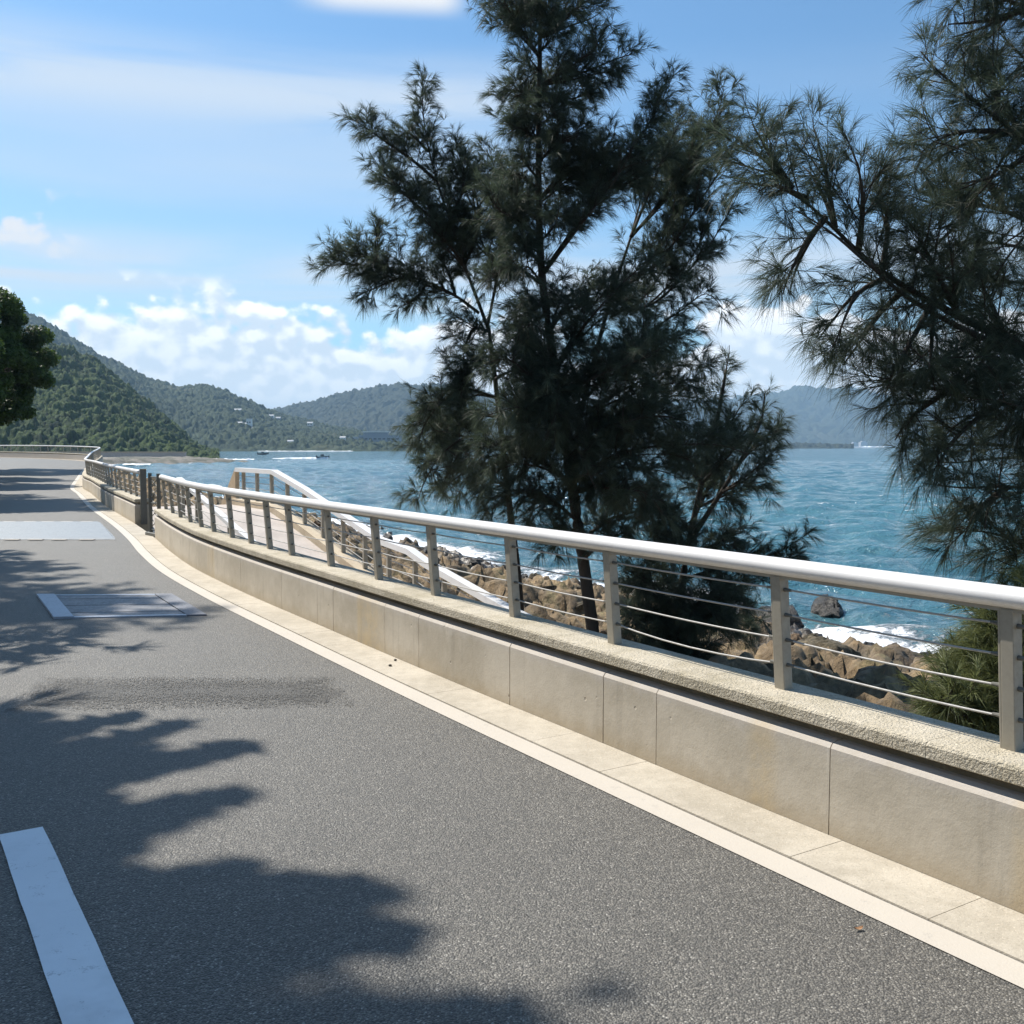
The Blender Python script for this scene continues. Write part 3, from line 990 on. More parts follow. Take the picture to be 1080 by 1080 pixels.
def hill(name, ridge, D0, D1, D2, ncol, nrow, crown, mat, rough=0.10, px0=None, px1=None, k=0, power=1.0, label=None):
    rp = np.array(ridge, float)
    px = np.linspace(px0, px1, ncol)
    a = (px - 540) / 1080
    Hr = np.interp(px, rp[:, 0], (470 - rp[:, 1]) / 1080) * D1 + EYE
    Yr = np.concatenate([np.linspace(D0, D1, int(nrow * 0.8)), np.linspace(D1, D2, nrow - int(nrow * 0.8) + 1)[1:]])
    YY = np.repeat(Yr[:, None], ncol, 1)
    XX = YY * a[None]
    t_ = np.where(YY < D1, (YY - D0) / (D1 - D0), 1 - 0.8 * ((YY - D1) / (D2 - D1)) ** 1.3)
    sc = 1.0 / (D1 * 0.09)
    wob = fbm(XX * sc, YY * sc * 0.8, 6, 0.52, k)
    z = SEA - 2 + (Hr - SEA + 2)[None] * np.clip(t_, 0, 1) ** power
    env = np.clip(t_ * (1.06 - np.where(YY < D1, t_, 0.9)) * 3.2, 0, 1)
    z = z + wob * rough * np.maximum(Hr, 10)[None] * env * 2.0
    tone_ = np.full_like(z, 0.5)
    if crown:
        XW = XX + crown * .9 * fbm(XX / crown * .45, YY / crown * .45, 3, .6, k + 70); YW = YY + crown * .9 * fbm(XX / crown * .45 + 50, YY / crown * .45, 3, .6, k + 71)
        d_, tone_ = domes(XW, YW, crown, crown * 0.1, crown * 1.05, 0.6, k + 50)
        d2_, t2_ = domes(XW, YW, crown * 0.36, crown * 0.0, crown * 0.36, 0.6, k + 90)
        z = z + (d_ + d2_ + crown * 0.42 * fbm(XX / crown * 2.2, YY / crown * 2.6, 3, 0.6, k + 7)) * np.clip(t_ * 14, 0.25, 1)
        tone_ = np.clip(0.55 * tone_ + 0.45 * t2_ + 0.5 * fbm(XX / crown * 3.1, YY / crown * 3.1, 2, 0.6, k + 9), 0, 1)
    HILL[name] = (px, Yr, z)
    o = link(name, mesh_np(name, np.stack([XX, YY, z], -1).reshape(-1, 3), grid_faces(len(Yr), ncol), mat, True, {'tone': tone_.ravel()}))
    tag(o, kind='structure')
    return o


def hill_point(name, px_, Yq):
    px, Yr, z = HILL[name]
    i = np.argmin(np.abs(px - px_)); j = np.argmin(np.abs(Yr - Yq))
    return (px_ - 540) / 1080 * Yq, Yq, float(z[j, i])


M_FOR1 = mat_forest('near_forest', (0.008, 0.019, 0.009), (0.062, 0.092, 0.026), None, 0.5)
M_FOR2 = mat_forest('hill_forest', (0.012, 0.024, 0.014), (0.042, 0.058, 0.026), (0.07, 0.07, 0.04), 0.16)
M_FOR3 = mat_forest('far_forest', (0.012, 0.020, 0.016), (0.034, 0.042, 0.026), (0.05, 0.055, 0.04), 0.09)
hill('near_hill', [(-700, 250), (-300, 290), (-60, 340), (20, 352), (48, 366), (72, 372), (100, 386), (128, 405), (150, 424), (170, 440), (186, 453), (198, 466), (206, 474), (215, 479), (240, 486)],
     395, 640, 800, 720, 360, 4.6, M_FOR1, 0.07, -420, 232, 1, 0.9)
hill('middle_hill', [(-700, 200), (-200, 250), (-40, 300), (20, 328), (40, 340), (60, 352), (80, 365), (110, 381), (138, 394), (160, 404), (185, 410), (205, 410), (222, 409), (238, 413), (262, 424), (282, 434), (300, 441), (330, 449), (360, 455), (400, 461), (440, 466), (500, 470), (560, 475)],
     1000, 1600, 1950, 800, 300, 7.5, M_FOR2, 0.12, -300, 560, 2, 0.95)
hill('far_hill', [(0, 430), (200, 440), (270, 441), (292, 436), (310, 431), (335, 426), (356, 420), (375, 416), (396, 413), (412, 410), (426, 408), (445, 411), (470, 410), (500, 414), (540, 424), (600, 436), (660, 447), (720, 458), (780, 470), (900, 476)],
     1950, 2600, 3100, 560, 240, 11.0, M_FOR3, 0.12, 150, 900, 3, 0.9)
hill('distant_mountain', [(350, 455), (500, 440), (600, 432), (700, 428), (750, 427), (775, 424), (800, 422), (822, 419), (842, 415), (862, 414), (884, 413), (905, 414), (925, 419), (950, 424), (1000, 430), (1080, 438), (1250, 440), (1500, 455)],
     3950, 5200, 6200, 420, 150, 30.0, M_FOR3, 0.16, 380, 1500, 4, 0.9)
# ------------------------------------------------------------------ far buildings and boats
M_WHITE = mat_metal('white_render', (0.78, 0.77, 0.74), 0.8, 0.1)
M_GREYB = mat_metal('grey_cladding', (0.22, 0.25, 0.29), 0.7, 0.15)
M_ROOFR = mat_metal('grey_roof', (0.45, 0.45, 0.46), 0.7, 0.2)
M_GLASS = mat_metal('dark_glass', (0.04, 0.05, 0.06), 0.15, 0.1)
M_HULL = mat_metal('dark_hull', (0.04, 0.04, 0.05), 0.4, 0.1)
M_FOAM = mat_paint('white_wake', (0.82, 0.84, 0.86), 0.1)


def house(label, hill_name, px_, Y, w_, d_, h_, grp, roof='gable'):
    x, y, z = hill_point(hill_name, px_, Y)
    z -= 1.0; w_ *= .72; d_ *= .72; h_ *= .8
    t = thing('hillside_house', label, 'house', (x, y, z), grp)
    mb = MB(); mb.box((x, y, z + h_ / 2), w_, d_, h_); mb.build('wall', M_WHITE, t)
    mb = MB()
    if roof == 'gable':
        v = [(x - w_ / 2 - .4, y - d_ / 2 - .4, z + h_ + .02), (x + w_ / 2 + .4, y - d_ / 2 - .4, z + h_ + .02), (x + w_ / 2 + .4, y + d_ / 2 + .4, z + h_ + .02), (x - w_ / 2 - .4, y + d_ / 2 + .4, z + h_ + .02), (x - w_ / 2 - .4, y, z + h_ + d_ * .25), (x + w_ / 2 + .4, y, z + h_ + d_ * .25)]
        mb.add(v, [(0, 1, 5, 4), (2, 3, 4, 5), (0, 4, 3), (1, 2, 5), (0, 3, 2, 1)])
    else:
        mb.box((x, y, z + h_ + .3), w_ + 1, d_ + 1, .58)
    mb.build('roof', M_ROOFR, t)
    for k in range(max(2, int(w_ / 5))):
        mb = MB(); mb.box((x - w_ / 2 + (k + .5) * w_ / max(2, int(w_ / 5)), y - d_ / 2 - .03, z + h_ * .55), 1.6, .1, 1.6); mb.build('window', M_GLASS, t)


hs = [('white house alone high on the green hillside', 252, 1404, 14, 9, 6), ('white house below the saddle, left of a pair', 287.5, 1456, 9, 9, 5), ('white house below the saddle, right of a pair', 294.5, 1460, 9, 9, 5),
      ('small white house under the pair near the saddle', 328, 1432, 10, 9, 5), ('tall white house in the middle of the village cluster', 264, 1216, 8, 9, 11), ('broad white house above the village cluster', 259, 1248, 17, 10, 6),
      ('small white house left in the village cluster', 254, 1224, 8, 8, 5), ('low white house right of the village cluster', 271, 1200, 12, 8, 4), ('white hut just above the shore under the village', 297, 1064, 7, 7, 4),
      ('second white hut above the shore, farther from the village', 307, 1068, 8, 7, 5), ('pale house at the shore end of the hill road', 362, 1120, 8, 8, 10), ('long pale shed on the lower slope', 346, 1200, 29, 9, 3)]
for lb, px_, Y, w_, d_, h_ in hs:
    house(lb, 'middle_hill', px_, Y, w_, d_, h_, 'houses on the hillside', 'flat' if h_ > 10 or w_ > 18 else 'gable')
# large flat roofed building by the water
x0, Y = -0.1435 * 1500, 1500
x, y, z = -0.128 * 1180, 1180, SEA + 1
t = thing('waterfront_building', 'wide grey flat roofed building by the water at the hill foot', 'building', (x, y, z))
mb = MB(); mb.box((x, y, z + 8.2), 47, 20, 16.4); mb.build('wall', M_GREYB, t)
mb = MB(); mb.box((x - 29.2, y - 2, z + 7.4), 11, 22, 14.8); mb.build('pale_gable_block', M_ROOFR, t)
mb = MB(); mb.box((x - 5, y, z + 18.1), 28, 14, 3.3); mb.build('upper_storey', M_GREYB, t)
mb = MB(); mb.box((x - 5, y, z + 20.3), 31, 17, 1.0); mb.build('roof', M_WHITE, t)
for k in range(9):
    for j in range(3):
        mb = MB(); mb.box((x - 20.4 + k * 5.1, y - 10.05, z + 3.5 + j * 4.4), 3.3, .2, 1.6); mb.build('window', M_GLASS, t)
# white blocks under the distant mountain
for k, (px_, w_, h_, lb) in enumerate(((900, 24, 13, 'pale low block at the foot of the blue mountain, left of two'), (909.5, 26, 17, 'pale low block at the foot of the blue mountain, right of two'))):
    Y = 3880; x = (px_ - 540) / 1080 * Y; z = SEA + 2
    t = thing('seaside_block', lb, 'building', (x, Y, z), 'blocks under the mountain')
    mb = MB(); mb.box((x, Y, z + h_ / 2), w_, 25, h_); mb.build('wall', M_ROOFR, t)
    mb = MB(); mb.box((x, Y, z + h_ + 2), w_ * .5, 18, 4); mb.build('roof_block', M_ROOFR, t)
# low sea wall on the point
t = thing('point_seawall', 'long low grey sea wall on the rocky point behind the bay', 'wall', (-140, 356, SEA + 1))
mb = MB()
q = [(-230, 395), (-190, 378), (-160, 368), (-132, 362), (-114, 358)]
for a, b_ in zip(q[:-1], q[1:]):
    a, b_ = np.array(a), np.array(b_); L = np.linalg.norm(b_ - a); d_ = (b_ - a) / L
    c_ = (a + b_) / 2
    mb.box((c_[0], c_[1], SEA + 1.6), L + .3, .8, 3.2, (*d_, 0), (-d_[1], d_[0], 0))
mb.build('wall', M_PINK, t)
mb = MB()
for a, b_ in zip(q[:-1], q[1:]):
    a, b_ = np.array(a), np.array(b_); L = np.linalg.norm(b_ - a); d_ = (b_ - a) / L
    c_ = (a + b_) / 2
    mb.box((c_[0], c_[1], SEA + 3.35), L + .3, 1.1, .3, (*d_, 0), (-d_[1], d_[0], 0))
mb.build('coping', M_KERB, t)


def boat(label, px_, Y, L=6.0, wake=0.0, head=1):
    x = (px_ - 540) / 1080 * Y; z = SEA
    t = thing('speedboat', label, 'boat', (x, Y, z), 'small boats in the bay')
    mb = MB()
    secs = []
    for u in np.linspace(0, 1, 8):
        wd = 1.05 * (1 - u ** 2.4) + 0.04; sh = 0.9 + 0.5 * u * u
        xx = x + head * (u - .5) * L
        secs.append([(xx, Y - wd, z + sh), (xx, Y - wd * .75, z + .15 + .4 * u * u), (xx, Y, z - .2 + .7 * u ** 3), (xx, Y + wd * .75, z + .15 + .4 * u * u), (xx, Y + wd, z + sh)])
    v = np.array(secs).reshape(-1, 3)
    f = [(i * 5 + j, (i + 1) * 5 + j, (i + 1) * 5 + j + 1, i * 5 + j + 1) for i in range(7) for j in range(4)] + [(i * 5, i * 5 + 4, (i + 1) * 5 + 4, (i + 1) * 5) for i in range(7)]
    mb.add(v, f); mb.build('hull', M_HULL, t)
    mb = MB(); mb.box((x - head * .3, Y, z + 1.5), 1.4, 1.3, .8); mb.build('cabin', M_GLASS, t)
    mb = MB(); mb.box((x - head * L * .5, Y, z + .9), .5, .6, 1.0); mb.build('outboard_motor', M_HULL, t)
    if wake:
        n = 60; xs_ = np.linspace(0, 1, n)
        vv = []
        for u in xs_:
            wd = (1.2 + 2.2 * u) * (1 - .6 * u)
            for q_ in (-1, -.4, .4, 1):
                vv.append((x - head * (u * wake - L * .45), Y + q_ * wd + .6 * vnoise(np.array(u * 40.), np.array(q_ * 3.)), z + (.75 * (1 - u) ** .7 + .18) * (1 - abs(q_) ** 2 * .9) * (1 + .6 * float(vnoise(np.array(u * 55.), np.array(q_))))))
        me = mesh_np('boat_wake', vv, grid_faces(n, 4), M_FOAM, True)
        tag(link('boat_wake', me), kind='stuff')


boat('small dark speedboat with a long white wake in the bay', 341, 440, 5.5, 24, 1)
boat('small dark boat lying still near the far beach', 278, 640, 7, 0)
boat('small boat with a white wake under the blue mountain', 905, 2300, 13, 45, -1)
# strip of surf on the far beaches
def surf(px0, px1, Y, wd):
    n = 160; a = np.linspace(px0, px1, n)
    vv = []
    for i, p in enumerate(a):
        x = (p - 540) / 1080 * Y
        e = Y * (1 + .012 * vnoise(np.array(p * .2), np.array(0.)))
        hh = max(0., float(fbm(np.array(p * .31), np.array(Y * .01), 3))) + .15
        vv += [(x, e, SEA + .2), (x, e + wd * .3, SEA + wd * .11 * hh + .4), (x, e + wd, SEA + .3)]
    o = link('surf', mesh_np('surf', np.array(vv, float), grid_faces(n, 3), M_FOAM, True)); tag(o, kind='stuff')
surf(272, 372, 985, 8)
surf(205, 268, 395, 6)
surf(128, 158, 292, 5)
surf(800, 935, 3650, 60)

# ------------------------------------------------------------------ ramp down to the shore behind the wall
def ramp_z(s):
    return float(np.interp(s, [9.0, 12.8, 14.1, 16.9, 17.6, 18.96, 23.2, 25.3, 28.4], [-2.6, -2.18, -2.01, -1.54, -1.37, -1.27, -0.39, -0.02, -0.02]))


t = thing('beach_ramp', 'paved ramp with white handrail going down to the shore behind the parapet', 'ramp', (*sn_pt(20, 6.6), -1.0))
ss_ = np.linspace(9.6, 28.4, 60)
def inner_n(s): return 4.02 + max(0.0, 0.14 * (s - 15))
mb = MB()
v = []
for s in ss_:
    a, b_ = sn_pt(s, inner_n(s) if s > 18 else 4.3), sn_pt(s, 8.55)
    z = ramp_z(s)
    v += [(*a, z), (*b_, z), (*b_, z - 0.35), (*a, z - 0.35)]
n = len(ss_)
f = [(i * 4 + j, (i + 1) * 4 + j, (i + 1) * 4 + (j + 1) % 4, i * 4 + (j + 1) % 4) for i in range(n - 1) for j in range(4)] + [(0, 1, 2, 3), (4 * n - 1, 4 * n - 2, 4 * n - 3, 4 * n - 4)]
mb.add(v, f); mb.build('deck', M_PINK, t)
mb = MB(); v = []
for s in ss_:
    z = ramp_z(s)
    a, b_ = sn_pt(s, 8.553), sn_pt(s, 8.92)
    v += [(*a, z + .16), (*b_, z + .16), (*b_, z - .5), (*a, z - .5)]
mb.add(v, f); mb.build('kerb', M_KERB, t)
for s in np.arange(10.5, 28.5, 2.9):
    mb = MB(); c_ = sn_pt(s, 7.4); z = ramp_z(s)
    mb.box((c_[0], c_[1], z - 0.36 - 1.2), .35, 1.9, 2.4, (*U, 0), (*N, 0)); mb.build('support', M_KERB, t)
# outer handrail: wide flat white top on short posts with rods
def rail_line(n_, ss, dz=1.0):
    return np.array([(*sn_pt(s, n_), ramp_z(s) + dz) for s in ss])
def flat_rail(pts, wd, th):
    mb = MB(); P = np.array(pts)
    for_v = []
    for p in P:
        q = np.array([N[0], N[1], 0])
        for o_, z_ in ((-wd / 2, -th / 2), (-wd / 2 * .9, th / 2), (wd / 2 * .9, th / 2), (wd / 2, -th / 2)):
            for_v.append(p + q * o_ + (0, 0, z_))
    m_ = len(P)
    f = [(i * 4 + j, i * 4 + (j + 1) % 4, (i + 1) * 4 + (j + 1) % 4, (i + 1) * 4 + j) for i in range(m_ - 1) for j in range(4)] + [(3, 2, 1, 0), (4 * m_ - 4, 4 * m_ - 3, 4 * m_ - 2, 4 * m_ - 1)]
    mb.add(for_v, f)
    return mb
rt = thing('ramp_railing', 'white topped railing along the seaward kerb of the ramp, kinked and sloping', 'railing', (*sn_pt(18, 8.75), ramp_z(18) + .16))
brk = [11.2, 12.8, 14.1, 16.9, 17.6, 18.96, 23.2, 25.3, 28.35]
flat_rail(rail_line(8.75, brk, .97), .20, .11).build('handrail', M_RAIL, rt)
for s in np.arange(11.6, 28.4, 1.16):
    mb = MB(); c_ = sn_pt(s, 8.75); z = ramp_z(s)
    mb.box((c_[0], c_[1], z + .16 + .40), .07, .09, .80, (*U, 0), (*N, 0)); mb.build('post', M_POST, rt, bevel=.004)
for h in (.32, .48, .64, .8):
    mb = MB(); mb.tube(rail_line(8.75, brk, h), .008, 6); mb.build('cable', M_CABLE, rt)
# inner handrail from the gate gap down along the wall
it = thing('ramp_railing', 'short white handrail sloping down from the gate gap just behind the parapet', 'railing', (*sn_pt(18, 4.9), -.6))
P = [(*sn_pt(s, 4.95 + (s - 15) * .03), z) for s, z in ((20.3, .98), (18.4, .66), (16.4, .30), (15.2, .10), (14.0, -.02))]
flat_rail(P, .12, .06).build('handrail', M_RAIL, it)
for s, z in ((20.0, .92), (18.9, .74), (17.8, .55), (16.7, .35), (15.6, .16), (14.4, .01)):
    c_ = sn_pt(s, 4.95 + (s - 15) * .03); b_ = ramp_z(s)
    mb = MB(); mb.box((c_[0], c_[1], (z - .03 + b_) / 2), .06, .06, z - .03 - b_, (*U, 0), (*N, 0)); mb.build('post', M_POST, it)
for h in (.25, .5):
    mb = MB(); mb.tube([np.array(p) - (0, 0, h) for p in P], .008, 6); mb.build('cable', M_CABLE, it)
# steep stair off the far end of the deck, with a panelled side
st = thing('beach_stair', 'steep stair with beige side panel dropping from the far end of the ramp deck', 'stairs', (*sn_pt(29.4, 7.0), -1.0))
for k in range(12):
    s = 28.55 + k * .27; mb = MB(); c_ = sn_pt(s, 7.4)
    mb.box((c_[0], c_[1], -.17 - k * .21), .30, 2.3, .12, (*U, 0), (*N, 0)); mb.build('step', M_PINK, st)
mb = MB()
a, b_ = sn_pt(28.42, 8.75), sn_pt(31.7, 8.75)
nn_ = np.array([*N, 0]) * .06
v = [(*a, 1.0), (*b_, -1.55), (*b_, -2.6), (*a, -.4)]
v = [np.array(q) - nn_ for q in v] + [np.array(q) + nn_ for q in v]
mb.add(v, [(0, 1, 2, 3), (7, 6, 5, 4), (0, 4, 5, 1), (1, 5, 6, 2), (2, 6, 7, 3), (3, 7, 4, 0)])
mb.build('side_panel', M_WOOD, st)

# ------------------------------------------------------------------ boulders
M_DROCK = None
def mat_boulder(name, c0, c1, rough=.9):
    m, t, b, co = material(name)
    n = t.noise(co, 2.2, 7, .68); n2 = t.noise(co, 14, 6, .7)
    cc = t.mix(t.ramp(n, .36, .64), c0, c1)
    cc = t.mix(t.ramp(n2, .3, .62, .65, 0), cc, [q * .3 for q in c0])
    t.put(b.inputs['Base Color'], cc); b.inputs['Roughness'].default_value = rough
    h = t.math('ADD', n2, t.math('MULTIPLY', n, 1.5))
    t.put(b.inputs['Normal'], t.bump(h, 1.0, .07))
    return m
M_BR = mat_boulder('brown_rock', (.16, .10, .055), (.40, .28, .17))
M_DK = mat_boulder('wet_dark_rock', (.018, .015, .013), (.06, .05, .04), .45)
M_OL = mat_boulder('weathered_rock', (.09, .075, .045), (.24, .19, .12))


def rock_mesh(seed, n=30):
    v, f = blob(1.0, seed, .68, n)
    # facet: flatten along a few random planes
    r_ = np.random.default_rng(seed)
    for _ in range(22):
        d = r_.normal(size=3); d /= np.linalg.norm(d)
        h = r_.uniform(.42, .75)
        e = v @ d - h
        v = v - np.outer(np.clip(e, 0, None) * .96, d)
    rid = np.abs(fbm(v[:, 0] * 2.6 + v[:, 2] * 1.9, v[:, 1] * 2.6 - v[:, 2] * 1.3, 4, .6, k=seed))
    v = v * (1.06 - .42 * np.clip(.16 - rid, 0, 1) / .16 * .45)[:, None]
    v += .06 * np.stack([fbm(v[:, 0] * 4, v[:, 1] * 4 + v[:, 2] * 3, 5, .6, k=seed + j) for j in range(3)], 1)
    return v, f
rock_m = {}
for mk_, mm in (('brown', M_BR), ('dark', M_DK), ('weathered', M_OL)):
    rock_m[mk_] = [mesh_np('boulder', *rock_mesh(11 + 7 * i + len(mk_)), mm, True) for i in range(4)]
def boulder(kind, x, y, r, label, grp=None, z=None, sx=1.0, sink=.3):
    o = link('boulder', random.choice(rock_m[kind]))
    zz = shore_h(x, y) if z is None else z
    o.location = (x, y, zz + r * .68 * (1 - 2 * sink) * .6)
    o.rotation_euler = (random.uniform(-.3, .3), random.uniform(-.3, .3), random.uniform(0, 6.28))
    o.scale = (r * sx, r * random.uniform(.8, 1.1), r * random.uniform(.8, 1.15))
    return tag(o, label, 'boulder', grp)
# singled out ones
boulder('dark', 10.55, 34.0, .85, 'black boulder standing alone in the surf off the shore', z=SEA - .15, sx=1.5)
boulder('dark', 8.2, 31.5, .95, 'dark boulder at the edge of the breaking wave, beside the lone black one', z=SEA - .1, sx=1.2)
boulder('dark', 9.6, 27.2, .42, 'small round dark boulder in the foam at the waterline', z=SEA + .05)
boulder('weathered', 6.3, 20.5, .95, 'largest dark weathered boulder on the shore seen beneath the handrail', sx=1.3, sink=.25)
boulder('brown', 7.0, 25.0, .7, 'reddish brown boulder behind the largest weathered one')
boulder('brown', 9.9, 22.3, .6, 'flat topped brown boulder on the slope beside the green bush')
brng = np.random.default_rng(5)
cnt = 0
while cnt < 230:
    s_, n_ = brng.uniform(-2, 52), brng.uniform(9.5, 24.3)
    p = sn_pt(s_, n_)
    if n_ < 10.3 and 8 < s_ < 34: continue
    wet_ = n_ > 20.8
    if wet_ or brng.random() < .75:
        r = brng.uniform(.18, .55) if wet_ else brng.uniform(.13, .40)
        kd = 'dark' if wet_ and brng.random() < .75 else ('brown' if brng.random() < .6 else 'weathered')
        lb = {'dark': 'wet dark boulder in the row along the waterline', 'brown': 'brown boulder among the rocks of the shore slope', 'weathered': 'grey brown weathered boulder among the rocks of the shore slope'}[kd]
        boulder(kd, p[0], p[1], r, lb, lb.replace('boulder', 'boulders'), sx=brng.uniform(.9, 1.3))
        cnt += 1
# ------------------------------------------------------------------ trees
def mat_needles(name, dark, light):
    m, t, b, co = material(name)
    tone = attr(t, 'tone')
    colr = t.mix(tone, dark, light)
    t.put(b.inputs['Base Color'], colr)
    b.inputs['Roughness'].default_value = 0.55
    b.inputs['Specular IOR Level'].default_value = 0.3
    tr = t.add('ShaderNodeBsdfTranslucent'); t.put(tr.inputs[0], t.mix(0.5, colr, light))
    mx = t.add('ShaderNodeMixShader'); mx.inputs[0].default_value = 0.38
    t.l.new(b.outputs[0], mx.inputs[1]); t.l.new(tr.outputs[0], mx.inputs[2])
    t.l.new(mx.outputs[0], t.n['Material Output'].inputs[0])
    return m


def mat_bark(name, c0, c1):
    m, t, b, co = material(name)
    n = t.noise(t.scale(co, (1, 1, .25)), 24.0, 6, .7)
    t.put(b.inputs['Base Color'], t.mix(n, c0, c1)); b.inputs['Roughness'].default_value = .95
    t.put(b.inputs['Normal'], t.bump(n, 1.0, .02))
    return m


M_NEED = mat_needles('casuarina_needles', (0.030, 0.045, 0.034), (0.105, 0.138, 0.088))
M_NEEDB = mat_needles('sunlit_needles', (0.055, 0.072, 0.026), (0.20, 0.22, 0.085))  # lighter copy of the needles, sunlight on the bush put into the colour
M_BARK = mat_bark('dark_bark', (0.022, 0.018, 0.014), (0.075, 0.062, 0.048))
M_LEAF = mat_needles('broad_leaves', (0.022, 0.045, 0.012), (0.10, 0.16, 0.03))


def unit(v):
    return v / (np.linalg.norm(v, axis=-1, keepdims=True) + 1e-9)


def tubes_np(P, W, sides=4):
    """P (M,K,3) polylines, W (M,K) radii -> verts, quads"""
    M_, K = P.shape[:2]
    tg = unit(np.gradient(P, axis=1))
    a = np.cross(tg, np.array([0.13, 0.21, 0.97])); a = unit(a); b_ = np.cross(a, tg)
    th = np.arange(sides) * 2 * pi / sides
    v = P[:, :, None] + W[:, :, None, None] * (np.cos(th)[:, None] * a[:, :, None] + np.sin(th)[:, None] * b_[:, :, None])
    base = (np.arange(M_) * K * sides)[:, None, None]
    i = (np.arange(K - 1) * sides)[None, :, None]; j = np.arange(sides)[None, None]
    j2 = (np.arange(sides) + 1) % sides
    f = np.stack([base + i + j, base + i + j2[None, None], base + i + sides + j2[None, None], base + i + sides + j], -1).reshape(-1, 4)
    return v.reshape(-1, 3), f


def smooth_line(P, step=0.06):
    P = np.array(P, float)
    Q = catmull(P, step) if len(P) > 2 else P[0] + np.linspace(0, 1, max(3, int(np.linalg.norm(P[1] - P[0]) / step)))[:, None] * (P[1] - P[0])
    return Q


def casuarina(name, label, loc, stems, limbs, seed=1, need_len=.19, need_w=.0044, dens=1.0, mat=None, group=None, twig=1.0, cat='tree', sec_len=1.0, up=.35, droop=.36, crown_name='crown'):
    r_ = np.random.default_rng(seed)
    root = thing(name, label, cat, loc, group)
    L0 = np.array(loc, float)
    mb = MB()
    for P, ra, rb in stems:
        Q = smooth_line(P, .15)
        mb.tube(Q, np.linspace(ra, rb, len(Q)), 9)
    mb.build('trunk', M_BARK, root, smooth=True)
    so, sd_, sl = [], [], []          # secondaries
    mb = MB()
    for P, ra, dn, ls in limbs:
        Q = smooth_line(P, .05)
        Q = Q + .02 * np.cumsum(r_.normal(0, .18, Q.shape), 0) * .3
        m = len(Q)
        mb.tube(Q[::2], np.linspace(ra, .005, len(Q[::2])), 6)
        tg = unit(np.gradient(Q, axis=0))
        L = m * .05
        k = max(5, int(L / .085 * dn * dens))
        t = r_.uniform(.14, 1.0, k) ** .85
        idx = np.clip((t * (m - 1)).astype(int), 0, m - 1)
        ra_ = unit(r_.normal(size=(k, 3)))
        d = unit(tg[idx] * .75 + ra_ * .85 + np.array([0, 0, up]))
        so.append(Q[idx]); sd_.append(d); sl.append(ls * sec_len * (.22 + .50 * (1 - t) ** .6) * r_.uniform(.6, 1.25, k))
    so, sd_, sl = np.concatenate(so), np.concatenate(sd_), np.concatenate(sl)
    nS = len(so)
    u = np.linspace(0, 1, 5)
    bend = r_.normal(0, .16, (nS, 3)) + np.array([0, 0, .05])
    SP = so[:, None] + sd_[:, None] * (sl[:, None] * u)[..., None] + bend[:, None] * (sl[:, None] * u ** 2)[..., None]
    v, f = tubes_np(SP, (0.0065 * (1 - .75 * u))[None] * np.clip(sl / .4, .6, 1.3)[:, None], 4)
    mb.add(v, f.tolist())
    mb.build('branches', M_BARK, root, smooth=True)
    # twigs
    kt = np.maximum(2, (sl / .055 * twig).astype(int))
    sid = np.repeat(np.arange(nS), kt)
    tt = r_.uniform(.15, 1, len(sid))
    def along(SPx, ids, t_):
        q = t_ * 4; i = np.clip(q.astype(int), 0, 3); fr = (q - i)[:, None]
        return SPx[ids, i] * (1 - fr) + SPx[ids, i + 1] * fr
    to = along(SP, sid, tt)
    td = unit(sd_[sid] * .7 + unit(r_.normal(size=(len(sid), 3))) * .75 + np.array([0, 0, .15]))
    tl = r_.uniform(.07, .20, len(sid)) * (1.15 - .5 * tt)
    u3 = np.array([0, .5, 1.0])
    TP = to[:, None] + td[:, None] * (tl[:, None] * u3)[..., None] + np.array([0, 0, -.12]) * (tl[:, None] * u3 ** 2)[..., None]
    v1, f1 = tubes_np(TP, np.full((len(sid), 3), .0024) * np.array([1, .8, .5]), 3)
    # needles on twigs and on the tips of secondaries
    kn = np.maximum(5, (tl / .0048).astype(int))
    nid = np.repeat(np.arange(len(sid)), kn)
    q = r_.uniform(.1, 1, len(nid))[:, None]
    no = to[nid] + td[nid] * (tl[nid][:, None] * q) + np.array([0, 0, -.12]) * (tl[nid][:, None] * q ** 2)
    nd = unit(td[nid] * .95 + unit(r_.normal(size=(len(nid), 3))) * .42 + np.array([0, 0, -.06]))
    nl = need_len * r_.uniform(.55, 1.2, len(nid))
    dr = np.array([0, 0, -1.0])[None] * droop * r_.uniform(.2, 1.6, (len(nid), 1))
    side = unit(np.cross(nd, r_.normal(size=nd.shape)))
    NP = no[:, None] + nd[:, None] * (nl[:, None] * u3)[..., None] + dr[:, None] * (nl[:, None] * u3 ** 2)[..., None]
    wdt = need_w * r_.uniform(.7, 1.3, (len(nid), 1)) * np.array([1.0, .85, .25])[None]
    A_ = NP + side[:, None] * wdt[..., None] / 2; B_ = NP - side[:, None] * wdt[..., None] / 2
    v2 = np.stack([A_, B_], 2).reshape(-1, 3)
    bq = (np.arange(len(nid)) * 6)[:, None]
    f2 = np.concatenate([bq + np.array([[0, 1, 3, 2]]), bq + np.array([[2, 3, 5, 4]])])
    tone = np.repeat(np.clip(r_.normal(.4, .22, nS)[sid][nid] + r_.normal(0, .15, len(nid)), 0, 1), 6)
    v = np.concatenate([v1, v2]) - L0
    me = mesh_np(crown_name, v, np.concatenate([f1, f2 + len(v1)]), mat or M_NEED, True, {'tone': np.concatenate([np.full(len(v1), .1), tone])})
    link(crown_name, me, root)
    print(name, 'secondaries', nS, 'twigs', len(sid), 'needles', len(nid))
    return root


